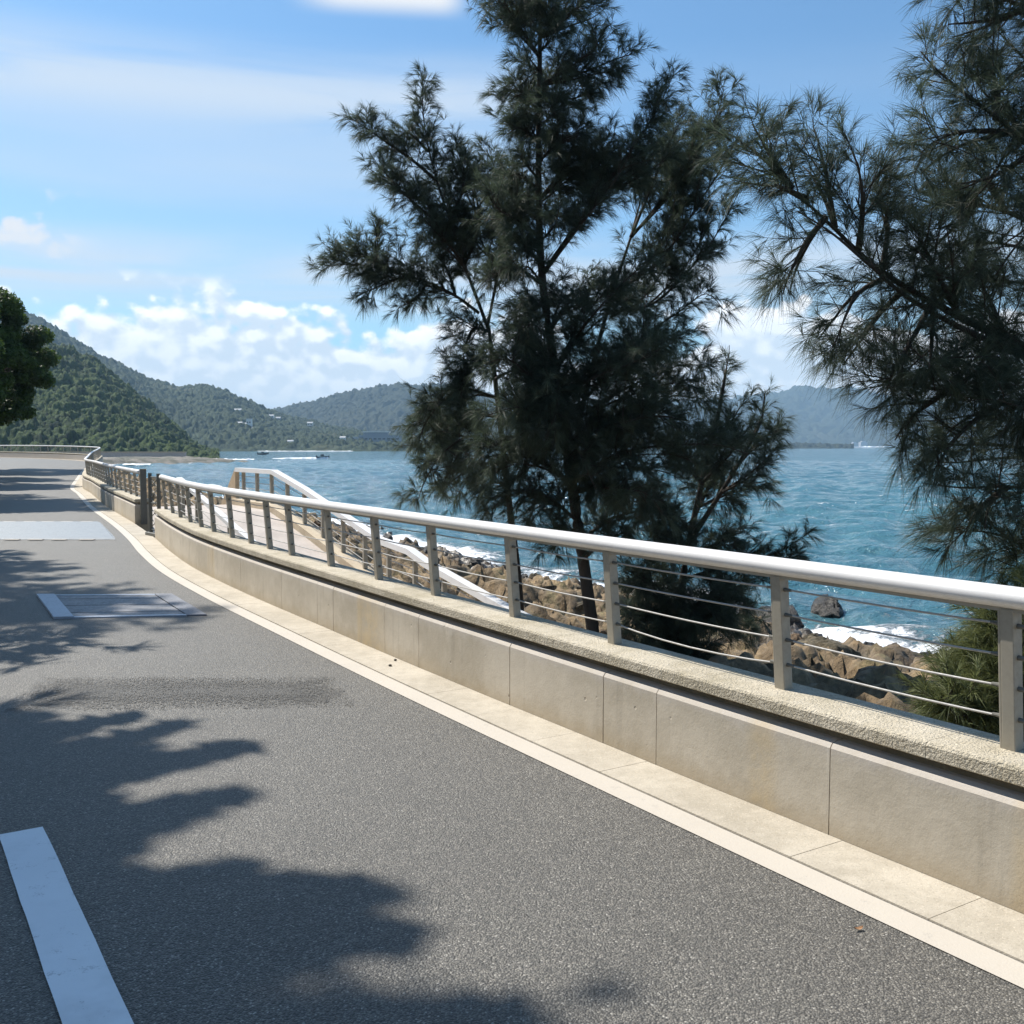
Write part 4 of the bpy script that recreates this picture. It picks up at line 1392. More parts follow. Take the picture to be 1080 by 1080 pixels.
def fill_out(limbs, copies, spread, seed, dens=.8):
    """more limbs beside the main ones, before and behind them, so that the crown is round"""
    r_ = np.random.default_rng(seed); out_ = list(limbs)
    for P, ra, dn, ls in limbs:
        P = np.array(P, float); L = np.linalg.norm(P[-1] - P[0])
        for _ in range(copies):
            d = r_.normal(0, 1, 3) * np.array([.35, 1.0, .35]) * spread * min(1, L / 1.5)
            k = np.linspace(0, 1, len(P))[:, None]
            sc = r_.uniform(.65, .92)
            Q = P[0] + (P - P[0]) * sc + d * k
            out_.append((Q, ra * .8, dn * dens, ls))
    return out_


MAIN_STEMS = [([[1.51, 16.0, -2.89], [1.35, 16.0, -1.82], [1.16, 16.0, -0.46], [0.98, 16.0, 0.73], [0.74, 16.0, 2.36], [0.48, 16.0, 4.1], [0.41, 16.0, 5.54], [0.42, 16.0, 7.1], [0.44, 16.0, 8.92], [0.47, 16.0, 10.44]], 0.115, 0.012),
 ([[0.95, 16.0, 0.88], [1.1, 16.5, 2.08], [1.54, 16.8, 3.77], [1.93, 16.9, 5.0]], 0.055, 0.02)]
MAIN_LIMBS = [([[0.45, 16.0, 8.64], [0.29, 16.0, 9.48], [0.21, 16.0, 10.3]], 0.03, 1.0, 1.0),
 ([[0.45, 16.0, 8.78], [0.86, 16.0, 9.34], [1.14, 16.0, 10.03]], 0.03, 1.0, 1.0),
 ([[0.42, 16.0, 7.52], [0.07, 15.8, 7.94], [-0.21, 15.7, 8.24], [-0.42, 15.6, 8.54]], 0.03, 1.0, 1.0),
 ([[0.42, 16.0, 7.8], [0.87, 16.2, 8.24], [1.32, 16.3, 8.63], [1.54, 16.3, 8.99]], 0.03, 1.0, 1.0),
 ([[0.42, 16.0, 7.1], [1.0, 15.8, 7.2], [1.49, 15.7, 7.36], [1.84, 15.7, 7.47]], 0.03, 1.2, 1.0),
 ([[0.42, 16.0, 6.82], [0.07, 16.0, 7.03], [-0.17, 16.0, 6.82]], 0.03, 1.0, 0.8),
 ([[0.42, 16.0, 7.03], [0.9, 16.5, 6.98], [1.29, 16.8, 7.23]], 0.03, 1.0, 0.8),
 ([[0.41, 16.0, 6.25], [0.14, 15.6, 6.34], [-0.03, 15.5, 6.25]], 0.03, 1.0, 0.9),
 ([[0.41, 16.0, 5.97], [0.7, 15.5, 6.11], [1.0, 15.3, 6.19]], 0.03, 1.0, 1.0),
 ([[0.41, 16.0, 5.54], [0.07, 16.3, 5.83], [-0.15, 16.4, 5.64]], 0.03, 1.0, 0.9),
 ([[0.42, 16.0, 5.4], [0.97, 16.4, 5.93], [1.5, 16.5, 6.18], [1.73, 16.6, 5.98]], 0.03, 1.2, 1.0),
 ([[0.47, 16.0, 4.25], [0.86, 15.7, 4.76], [1.41, 15.5, 5.49], [1.95, 15.4, 6.22], [2.23, 15.4, 6.69], [2.39, 15.4, 7.06]], 0.04, 1.1, 1.0),
 ([[1.42, 15.6, 5.44], [1.8, 15.5, 5.56], [2.24, 15.4, 5.8]], 0.03, 1.0, 1.0),
 ([[1.14, 15.6, 5.09], [1.28, 15.7, 5.75], [1.57, 15.8, 6.33]], 0.03, 1.0, 1.0),
 ([[0.41, 16.0, 4.82], [0.07, 15.6, 5.02], [-0.28, 15.4, 5.19], [-0.42, 15.3, 5.51]], 0.03, 1.0, 1.0),
 ([[0.47, 16.0, 4.1], [0.0, 15.6, 4.32], [-0.35, 15.4, 4.01]], 0.03, 1.0, 1.0),
 ([[0.42, 16.0, 8.78], [0.32, 15.7, 8.24], [0.26, 15.4, 7.71]], 0.016, 0.85, 0.85),
 ([[0.42, 16.0, 8.5], [0.23, 16.3, 8.6], [0.1, 16.6, 8.69]], 0.016, 0.85, 0.85),
 ([[0.42, 16.0, 8.08], [0.61, 15.65, 8.09], [0.73, 15.3, 8.1]], 0.016, 0.85, 0.85),
 ([[0.42, 16.0, 7.87], [0.25, 16.35, 8.15], [0.14, 16.7, 8.44]], 0.016, 0.85, 0.85),
 ([[0.42, 16.0, 7.59], [0.56, 15.65, 7.64], [0.65, 15.3, 7.67]], 0.016, 0.85, 0.85),
 ([[0.42, 16.0, 7.31], [0.27, 15.65, 7.36], [0.18, 15.3, 7.4]], 0.016, 0.85, 0.85),
 ([[0.42, 16.0, 7.03], [0.61, 16.35, 7.33], [0.74, 16.7, 7.64]], 0.016, 0.85, 0.85),
 ([[0.42, 16.0, 6.75], [0.23, 16.3, 6.95], [0.11, 16.6, 7.16]], 0.016, 0.85, 0.85),
 ([[0.42, 16.0, 6.47], [0.63, 15.65, 6.57], [0.76, 15.3, 6.66]], 0.016, 0.85, 0.85),
 ([[0.42, 16.0, 6.25], [0.22, 16.35, 6.46], [0.08, 16.7, 6.68]], 0.016, 0.85, 0.85),
 ([[0.42, 16.0, 5.97], [0.59, 16.35, 6.21], [0.71, 16.7, 6.45]], 0.016, 0.85, 0.85),
 ([[0.42, 16.0, 5.68], [0.24, 15.6, 5.76], [0.12, 15.2, 5.82]], 0.016, 0.85, 0.85),
 ([[0.42, 16.0, 5.33], [0.63, 16.4, 5.6], [0.78, 16.8, 5.89]], 0.016, 0.85, 0.85),
 ([[0.42, 16.0, 5.04], [0.2, 16.4, 5.34], [0.05, 16.8, 5.66]], 0.016, 0.85, 0.85),
 ([[0.42, 16.0, 4.75], [0.62, 15.6, 4.88], [0.73, 15.2, 5.0]], 0.016, 0.85, 0.85),
 ([[0.42, 16.0, 4.46], [0.22, 15.6, 4.57], [0.1, 15.2, 4.66]], 0.016, 0.85, 0.85),
 ([[1.93, 16.9, 5.0], [2.45, 16.8, 5.59], [2.97, 16.8, 6.33], [3.3, 16.8, 6.93], [3.4, 16.8, 7.35]], 0.03, 1.3, 1.1),
 ([[1.69, 16.8, 4.08], [2.41, 16.5, 4.63], [2.98, 16.4, 5.49], [3.4, 16.3, 6.19], [3.59, 16.3, 6.7]], 0.03, 1.2, 1.1),
 ([[1.54, 16.8, 3.77], [2.28, 16.6, 3.9], [3.01, 16.5, 4.63], [3.38, 16.5, 5.22], [3.58, 16.4, 5.64]], 0.03, 1.1, 1.0),
 ([[1.93, 16.9, 5.0], [2.34, 17.2, 5.99], [2.59, 17.3, 6.63], [2.85, 17.3, 7.12]], 0.03, 1.0, 1.0),
 ([[1.06, 16.4, 2.22], [1.72, 15.6, 3.05], [2.45, 15.3, 3.58], [2.85, 15.2, 3.84], [3.13, 15.2, 3.57]], 0.03, 1.2, 1.0),
 ([[1.09, 16.4, 2.07], [1.79, 16.2, 2.51], [2.66, 16.1, 2.88], [3.09, 16.0, 2.79]], 0.03, 1.3, 1.0),
 ([[0.66, 16.0, 2.79], [1.11, 15.2, 3.43], [1.57, 14.9, 3.93], [2.03, 14.8, 4.32]], 0.03, 1.2, 1.0),
 ([[0.74, 16.0, 2.36], [1.38, 15.0, 2.72], [2.0, 14.5, 2.95], [2.51, 14.4, 3.2]], 0.03, 1.2, 1.0),
 ([[0.81, 16.0, 2.06], [0.28, 15.2, 2.6], [-0.07, 14.9, 2.85], [-0.48, 14.8, 2.77]], 0.03, 1.2, 1.0),
 ([[0.89, 16.0, 1.47], [0.42, 15.0, 2.03], [0.07, 14.6, 2.16], [-0.4, 14.4, 2.02]], 0.03, 1.2, 1.0),
 ([[0.89, 16.0, 1.62], [1.38, 14.9, 1.89], [1.99, 14.4, 2.02], [2.51, 14.3, 1.95]], 0.03, 1.3, 1.0),
 ([[0.96, 16.0, 1.03], [1.55, 15.2, 1.48], [2.36, 15.0, 1.62], [3.05, 15.0, 1.62], [3.47, 15.0, 1.48]], 0.03, 1.2, 1.0),
 ([[0.96, 16.0, 1.03], [0.28, 15.3, 1.48], [-0.28, 15.0, 1.62], [-0.69, 15.0, 1.48]], 0.03, 1.2, 1.0),
 ([[1.04, 16.0, 0.43], [0.43, 15.4, 0.91], [-0.07, 15.1, 0.92], [-0.35, 15.0, 0.58]], 0.03, 1.1, 1.0),
 ([[0.96, 16.0, 0.88], [1.39, 15.0, 1.0], [1.89, 14.6, 0.94], [2.17, 14.6, 0.61]], 0.03, 1.2, 1.0),
 ([[1.07, 16.0, 0.14], [1.68, 16.5, 0.47], [2.34, 16.8, 0.53], [2.83, 16.9, 0.21]], 0.03, 1.0, 1.0),
 ([[0.59, 16.0, 3.38], [0.93, 17.0, 3.95], [1.59, 17.4, 4.16], [2.41, 17.5, 3.86]], 0.03, 1.0, 1.0),
 ([[0.89, 16.0, 1.62], [1.73, 17.0, 1.78], [2.56, 17.4, 2.42], [3.29, 17.4, 2.42]], 0.03, 1.0, 1.0),
 ([[0.74, 16.0, 2.36], [0.31, 16.8, 3.16], [0.0, 17.1, 3.81]], 0.03, 1.0, 1.0),
 ([[0.51, 16.0, 3.81], [0.21, 15.1, 3.55], [0.07, 14.8, 3.11]], 0.03, 1.0, 1.0),
 ([[0.86, 16.0, 1.77], [0.99, 14.8, 1.48], [1.21, 14.5, 0.95]], 0.03, 1.2, 1.0),
 ([[0.66, 16.0, 2.94], [0.68, 14.8, 2.3], [0.4, 14.4, 1.49]], 0.03, 1.3, 1.0),
 ([[1.07, 16.0, 0.29], [0.71, 15.2, 0.28], [0.42, 15.0, 0.09]], 0.03, 1.0, 0.8),
 ([[1.12, 16.0, -0.16], [1.43, 15.4, 0.19], [1.68, 15.1, 0.15]], 0.03, 1.0, 0.8)]
LEFT_STEMS = [([[0.26, 17.3, -3.25], [0.18, 17.3, -1.94], [0.1, 17.3, -0.63], [-0.05, 17.3, 0.66], [-0.21, 17.3, 2.1], [-0.38, 17.3, 3.52], [-0.44, 17.3, 3.68]], 0.09, 0.03)]
LEFT_LIMBS = [([[-0.41, 17.3, 3.6], [-0.73, 17.3, 4.46], [-1.07, 17.3, 5.47], [-1.33, 17.3, 6.32], [-1.46, 17.3, 7.01], [-1.47, 17.3, 7.67]], 0.035, 1.15, 1.0),
 ([[-1.26, 17.3, 6.01], [-1.73, 17.3, 6.4], [-2.2, 17.3, 6.71], [-2.54, 17.3, 6.94], [-2.79, 17.3, 7.03]], 0.03, 1.1, 0.75),
 ([[-1.38, 17.3, 6.48], [-1.72, 17.3, 6.78], [-1.96, 17.3, 6.63]], 0.03, 1.0, 0.8),
 ([[-0.98, 17.3, 5.24], [-1.39, 17.0, 5.4], [-1.83, 16.8, 5.74], [-2.21, 16.8, 6.19]], 0.03, 1.0, 0.8),
 ([[-1.1, 17.3, 5.55], [-1.59, 17.5, 5.75], [-2.05, 17.6, 6.01], [-2.43, 17.6, 6.28]], 0.03, 1.0, 0.7),
 ([[-0.87, 17.3, 4.85], [-1.28, 17.6, 5.22], [-1.62, 17.8, 5.1]], 0.03, 1.0, 1.0),
 ([[-0.71, 17.3, 4.46], [-1.0, 16.9, 4.85], [-1.29, 16.6, 5.09], [-1.51, 16.6, 5.39]], 0.03, 1.0, 1.0),
 ([[-0.79, 17.3, 4.62], [-0.56, 17.6, 5.3], [-0.64, 17.7, 5.96], [-0.8, 17.7, 6.59]], 0.03, 1.0, 1.0),
 ([[-1.01, 17.3, 5.39], [-0.77, 17.0, 5.94], [-0.92, 17.0, 6.54]], 0.03, 1.0, 0.8),
 ([[-0.55, 17.3, 3.83], [-0.95, 17.3, 4.12], [-1.42, 17.3, 4.34], [-1.98, 17.3, 4.51], [-2.53, 17.3, 4.62], [-2.97, 17.3, 4.62], [-3.23, 17.3, 4.52]], 0.03, 1.2, 1.0),
 ([[-2.21, 17.3, 4.55], [-2.27, 17.3, 4.9], [-2.24, 17.3, 5.16], [-2.18, 17.3, 5.27]], 0.03, 1.0, 0.8),
 ([[-1.74, 17.3, 4.46], [-2.1, 17.0, 4.26], [-2.47, 16.9, 4.09]], 0.03, 1.0, 0.8),
 ([[-1.42, 17.3, 4.34], [-1.57, 17.1, 4.04], [-1.87, 17.0, 3.87]], 0.03, 1.0, 0.8),
 ([[-0.95, 17.3, 4.12], [-1.13, 17.6, 4.67], [-1.37, 17.6, 4.91]], 0.03, 1.0, 0.8),
 ([[-1.9, 17.3, 4.49], [-2.64, 17.5, 4.89], [-3.03, 17.5, 4.94]], 0.03, 1.0, 0.7),
 ([[-0.41, 17.3, 3.6], [-0.24, 17.3, 4.46], [-0.13, 17.3, 5.24], [-0.25, 17.3, 6.01], [-0.39, 17.3, 6.63]], 0.03, 1.0, 1.0),
 ([[-0.19, 17.3, 4.77], [0.08, 16.9, 5.16], [0.12, 16.8, 5.59]], 0.03, 1.0, 1.0),
 ([[-0.21, 17.3, 4.62], [-0.48, 17.6, 4.99], [-0.65, 17.7, 5.4]], 0.03, 1.0, 1.0),
 ([[-0.38, 17.3, 3.52], [-0.62, 16.9, 3.55], [-0.77, 16.8, 3.24], [-0.8, 16.8, 2.85]], 0.03, 1.0, 1.0),
 ([[-0.32, 17.3, 2.97], [-0.62, 16.8, 3.01], [-0.76, 16.6, 2.69], [-0.84, 16.5, 2.3]], 0.03, 1.2, 1.0),
 ([[-0.25, 17.3, 2.42], [-0.78, 16.9, 2.55], [-1.15, 16.7, 2.31], [-1.42, 16.7, 1.93], [-1.57, 16.7, 1.47]], 0.03, 1.3, 1.0),
 ([[-0.22, 17.3, 2.1], [-0.81, 17.6, 2.19], [-1.23, 17.8, 1.95], [-1.48, 17.8, 1.46]], 0.03, 1.2, 1.0),
 ([[-0.16, 17.3, 1.62], [-0.69, 16.7, 1.77], [-1.14, 16.4, 1.47], [-1.41, 16.4, 1.01], [-1.52, 16.4, 0.71]], 0.03, 1.2, 1.0),
 ([[-0.11, 17.3, 1.3], [-0.58, 17.8, 1.29], [-1.0, 18.0, 1.04], [-1.25, 18.0, 0.79]], 0.03, 1.0, 1.0),
 ([[-0.29, 17.3, 2.73], [0.08, 16.5, 2.83], [0.3, 16.2, 2.51]], 0.03, 1.0, 1.0),
 ([[-0.19, 17.3, 1.94], [0.15, 16.7, 2.08], [0.53, 16.4, 1.77]], 0.03, 1.2, 1.0),
 ([[-0.08, 17.3, 0.98], [-0.39, 16.7, 1.0], [-0.64, 16.5, 0.78]], 0.03, 1.0, 0.8)]
RIGHT_STEMS = [([[2.55, 16.9, -3.46], [2.69, 16.9, -2.01], [2.86, 16.9, -0.42], [3.13, 16.9, 1.0], [3.38, 16.9, 2.09], [3.51, 16.9, 2.86]], 0.09, 0.025),
 ([[2.95, 16.9, 0.05], [3.45, 16.9, 0.84], [3.9, 16.9, 1.62], [4.1, 16.9, 2.09]], 0.05, 0.02)]
RIGHT_LIMBS = [([[3.38, 16.9, 2.09], [3.48, 16.9, 2.71], [3.54, 16.9, 3.09], [3.55, 16.9, 3.32]], 0.03, 0.45, 0.55),
 ([[3.9, 16.9, 1.62], [4.09, 16.9, 2.01], [4.14, 16.9, 2.32], [4.15, 16.9, 2.58]], 0.03, 0.45, 0.5),
 ([[3.2, 16.9, 1.31], [3.45, 16.6, 1.85], [3.65, 16.5, 2.23], [3.8, 16.5, 2.38]], 0.03, 0.8, 0.7),
 ([[3.6, 16.9, 1.15], [4.03, 17.1, 1.62], [4.34, 17.1, 1.86], [4.48, 17.1, 2.09]], 0.03, 1.0, 0.7),
 ([[3.45, 16.9, 0.84], [3.84, 16.6, 1.16], [4.15, 16.5, 1.47], [4.3, 16.5, 1.65]], 0.03, 1.0, 0.75),
 ([[3.06, 16.9, 0.6], [3.69, 17.3, 0.82], [4.19, 17.4, 0.9], [4.39, 17.4, 0.82]], 0.03, 1.0, 0.8),
 ([[3.13, 16.9, 1.0], [2.73, 16.4, 1.47], [2.41, 16.3, 1.77]], 0.03, 1.2, 1.0),
 ([[2.98, 16.9, 0.21], [2.42, 16.3, 0.71], [2.09, 16.1, 0.88]], 0.03, 1.0, 1.0),
 ([[2.91, 16.9, -0.26], [3.39, 16.6, 0.08], [3.76, 16.5, 0.24], [3.91, 16.5, 0.09]], 0.03, 1.0, 0.8),
 ([[2.87, 16.9, -0.58], [3.49, 16.3, -0.32], [4.12, 16.1, -0.1], [4.54, 16.0, 0.17], [4.76, 16.0, 0.34]], 0.03, 0.8, 0.6),
 ([[3.9, 16.1, -0.17], [4.32, 16.0, -0.16], [4.61, 16.0, -0.04]], 0.03, 0.8, 0.5),
 ([[2.78, 16.9, -1.22], [3.36, 16.4, -0.67], [3.92, 16.2, -0.49], [4.23, 16.2, -0.64]], 0.03, 1.1, 1.0),
 ([[2.76, 16.9, -1.37], [2.28, 16.3, -0.65], [1.88, 16.1, -0.48], [1.73, 16.1, -0.7]], 0.03, 1.2, 1.0),
 ([[2.72, 16.9, -1.69], [2.97, 15.9, -1.05], [3.49, 15.6, -0.85], [3.79, 15.6, -1.07]], 0.03, 1.3, 1.0),
 ([[2.69, 16.9, -1.85], [2.17, 16.0, -1.06], [1.83, 15.7, -1.09]], 0.03, 1.3, 1.0),
 ([[2.72, 16.9, -1.53], [2.86, 15.7, -0.87], [3.09, 15.4, -0.96]], 0.03, 1.3, 1.0),
 ([[2.81, 16.9, -0.9], [2.59, 17.4, -0.48], [2.29, 17.6, -0.34]], 0.03, 1.0, 1.0),
 ([[2.91, 16.9, -0.26], [2.5, 16.3, 0.11], [2.23, 16.0, 0.14]], 0.03, 1.0, 1.0),
 ([[2.75, 16.9, -1.53], [3.54, 17.2, -1.43], [4.04, 17.3, -1.53]], 0.03, 1.2, 1.0),
 ([[2.68, 16.9, -2.01], [2.2, 15.7, -1.46], [1.89, 15.5, -1.57]], 0.03, 1.3, 1.0),
 ([[2.68, 16.9, -2.01], [2.78, 15.6, -1.59], [3.03, 15.4, -1.55]], 0.03, 1.3, 1.0),
 ([[3.06, 16.9, 0.52], [3.44, 17.7, 1.13], [3.37, 17.8, 1.78]], 0.03, 1.0, 1.0),
 ([[3.13, 16.9, 1.0], [3.4, 16.0, 1.47], [3.67, 15.9, 1.91]], 0.03, 1.0, 0.8)]
NEAR_STEMS = [([[5.97, 9.0, -2.92], [5.79, 9.0, -1.17], [5.53, 9.0, 0.53], [5.35, 9.0, 1.87], [5.19, 9.0, 3.34], [5.04, 9.0, 4.7], [4.92, 9.0, 5.88], [4.84, 9.0, 6.97]], 0.17, 0.05)]
NEAR_LIMBS = [([[5.36, 9.0, 1.87], [4.77, 8.8, 2.27], [4.27, 8.7, 2.48], [3.62, 8.6, 2.76], [3.07, 8.6, 3.07], [2.67, 8.6, 3.42], [2.31, 8.6, 3.74], [2.03, 8.6, 3.94]], 0.055, 1.0, 1.0),
 ([[2.31, 8.6, 3.74], [2.09, 8.7, 4.14], [1.97, 8.7, 4.33]], 0.03, 1.0, 0.8),
 ([[2.43, 8.6, 3.65], [2.07, 8.3, 3.69], [1.9, 8.2, 3.59]], 0.03, 1.0, 0.8),
 ([[2.59, 8.6, 3.5], [2.4, 8.5, 3.28], [2.27, 8.5, 3.02], [2.22, 8.5, 2.86]], 0.03, 0.9, 0.75),
 ([[2.67, 8.6, 3.42], [2.66, 8.8, 3.85], [2.6, 8.9, 4.2], [2.54, 8.9, 4.37]], 0.03, 1.0, 0.85),
 ([[2.87, 8.6, 3.23], [2.83, 8.4, 3.57], [2.75, 8.3, 3.84], [2.67, 8.3, 4.02]], 0.03, 1.0, 0.9),
 ([[3.07, 8.6, 3.07], [3.24, 9.0, 3.54], [3.22, 9.2, 3.92]], 0.03, 1.0, 0.9),
 ([[3.14, 8.6, 3.03], [2.81, 8.4, 2.85], [2.65, 8.3, 2.57], [2.59, 8.3, 2.38]], 0.03, 1.0, 0.75),
 ([[3.3, 8.6, 2.95], [3.14, 8.8, 2.75], [2.98, 8.9, 2.48], [2.86, 8.9, 2.31]], 0.03, 1.0, 0.8),
 ([[3.5, 8.6, 2.84], [3.28, 8.4, 2.54], [3.05, 8.2, 2.26], [2.98, 8.2, 2.07]], 0.03, 1.0, 1.0),
 ([[3.7, 8.6, 2.72], [3.37, 8.3, 3.06], [3.18, 8.2, 3.3]], 0.03, 1.0, 1.0),
 ([[4.07, 8.7, 2.58], [3.79, 8.4, 2.24], [3.47, 8.2, 2.0]], 0.03, 1.0, 1.0),
 ([[4.15, 8.7, 2.54], [4.21, 9.2, 2.96], [4.12, 9.4, 3.25]], 0.03, 1.0, 1.0),
 ([[4.4, 8.7, 2.42], [4.23, 8.5, 2.01], [3.99, 8.3, 1.7]], 0.03, 1.0, 1.0),
 ([[5.26, 9.0, 2.77], [4.92, 9.3, 3.36], [4.58, 9.4, 3.69], [4.11, 9.4, 3.81], [3.81, 9.4, 3.8], [3.59, 9.4, 3.88]], 0.04, 1.0, 1.0),
 ([[4.45, 9.4, 3.74], [4.27, 9.6, 4.14], [4.05, 9.6, 4.23]], 0.03, 1.0, 1.0),
 ([[4.19, 9.4, 3.81], [3.9, 9.3, 3.52], [3.65, 9.2, 3.3]], 0.03, 1.0, 1.0),
 ([[5.19, 9.0, 3.34], [4.64, 8.8, 3.85], [4.18, 8.7, 4.22], [3.73, 8.6, 4.49], [3.49, 8.6, 4.68], [3.35, 8.6, 4.83]], 0.04, 1.2, 1.0),
 ([[4.18, 8.7, 4.22], [3.65, 8.4, 4.13], [3.35, 8.3, 4.02], [3.22, 8.3, 3.91]], 0.03, 1.1, 1.0),
 ([[4.02, 8.7, 4.33], [4.1, 8.9, 4.71], [3.98, 9.0, 4.98]], 0.03, 1.0, 1.0),
 ([[4.34, 8.7, 4.06], [3.89, 8.4, 3.79], [3.5, 8.2, 3.67]], 0.03, 1.0, 1.0),
 ([[5.1, 9.0, 4.23], [4.82, 9.2, 4.77], [4.53, 9.3, 5.05], [4.27, 9.3, 5.3]], 0.03, 1.1, 1.0),
 ([[5.02, 9.0, 4.94], [4.51, 8.8, 5.18], [4.07, 8.7, 5.29], [3.67, 8.6, 5.34], [3.44, 8.6, 5.36]], 0.03, 1.2, 1.0),
 ([[4.27, 8.8, 5.25], [3.87, 8.6, 5.09], [3.52, 8.5, 5.02]], 0.03, 1.0, 0.8),
 ([[4.97, 9.0, 5.41], [4.62, 9.2, 5.82], [4.25, 9.3, 5.94], [3.92, 9.3, 5.94]], 0.03, 1.0, 1.0),
 ([[5.39, 9.0, 1.62], [4.65, 8.7, 1.86], [3.99, 8.5, 1.97], [3.4, 8.4, 2.08], [3.01, 8.4, 2.16], [2.82, 8.4, 2.2]], 0.04, 1.1, 1.0),
 ([[5.42, 9.0, 1.37], [4.93, 9.2, 1.54], [4.38, 9.3, 1.62], [3.82, 9.3, 1.62], [3.48, 9.3, 1.71]], 0.03, 1.1, 1.0),
 ([[5.48, 9.0, 0.87], [4.76, 8.7, 1.18], [4.17, 8.5, 1.27], [3.66, 8.4, 1.27], [3.35, 8.4, 1.31]], 0.03, 1.1, 1.0),
 ([[5.54, 9.0, 0.36], [4.94, 9.0, 0.7], [4.48, 9.0, 0.79], [4.1, 9.0, 0.87], [3.85, 9.0, 0.83]], 0.03, 1.0, 1.0),
 ([[5.59, 9.0, 0.03], [4.81, 8.6, 0.5], [4.3, 8.4, 0.61], [3.98, 8.3, 0.62]], 0.03, 1.0, 1.0),
 ([[5.3, 9.0, 2.28], [5.14, 9.5, 2.84], [4.79, 9.7, 3.13], [4.39, 9.8, 3.14], [3.99, 9.8, 2.96]], 0.03, 1.0, 1.0),
 ([[5.32, 9.0, 2.03], [5.12, 9.6, 2.24], [4.69, 9.8, 2.25], [4.19, 9.9, 2.35], [3.82, 9.9, 2.44]], 0.03, 1.0, 1.0),
 ([[4.1, 8.5, 1.27], [3.82, 8.4, 1.08], [3.71, 8.4, 0.84]], 0.03, 1.0, 0.8),
 ([[3.56, 8.4, 2.07], [3.22, 8.3, 1.85], [3.07, 8.3, 1.62]], 0.03, 1.0, 0.8),
 ([[4.0, 8.5, 1.95], [3.56, 8.2, 1.7], [3.34, 8.1, 1.43]], 0.03, 1.0, 0.9),
 ([[5.16, 9.0, 3.58], [4.56, 8.5, 3.59], [4.04, 8.2, 3.26], [3.78, 8.1, 2.95]], 0.03, 1.0, 1.0),
 ([[5.09, 9.0, 4.39], [4.41, 8.4, 4.2], [3.96, 8.1, 4.25]], 0.03, 1.0, 1.0)]
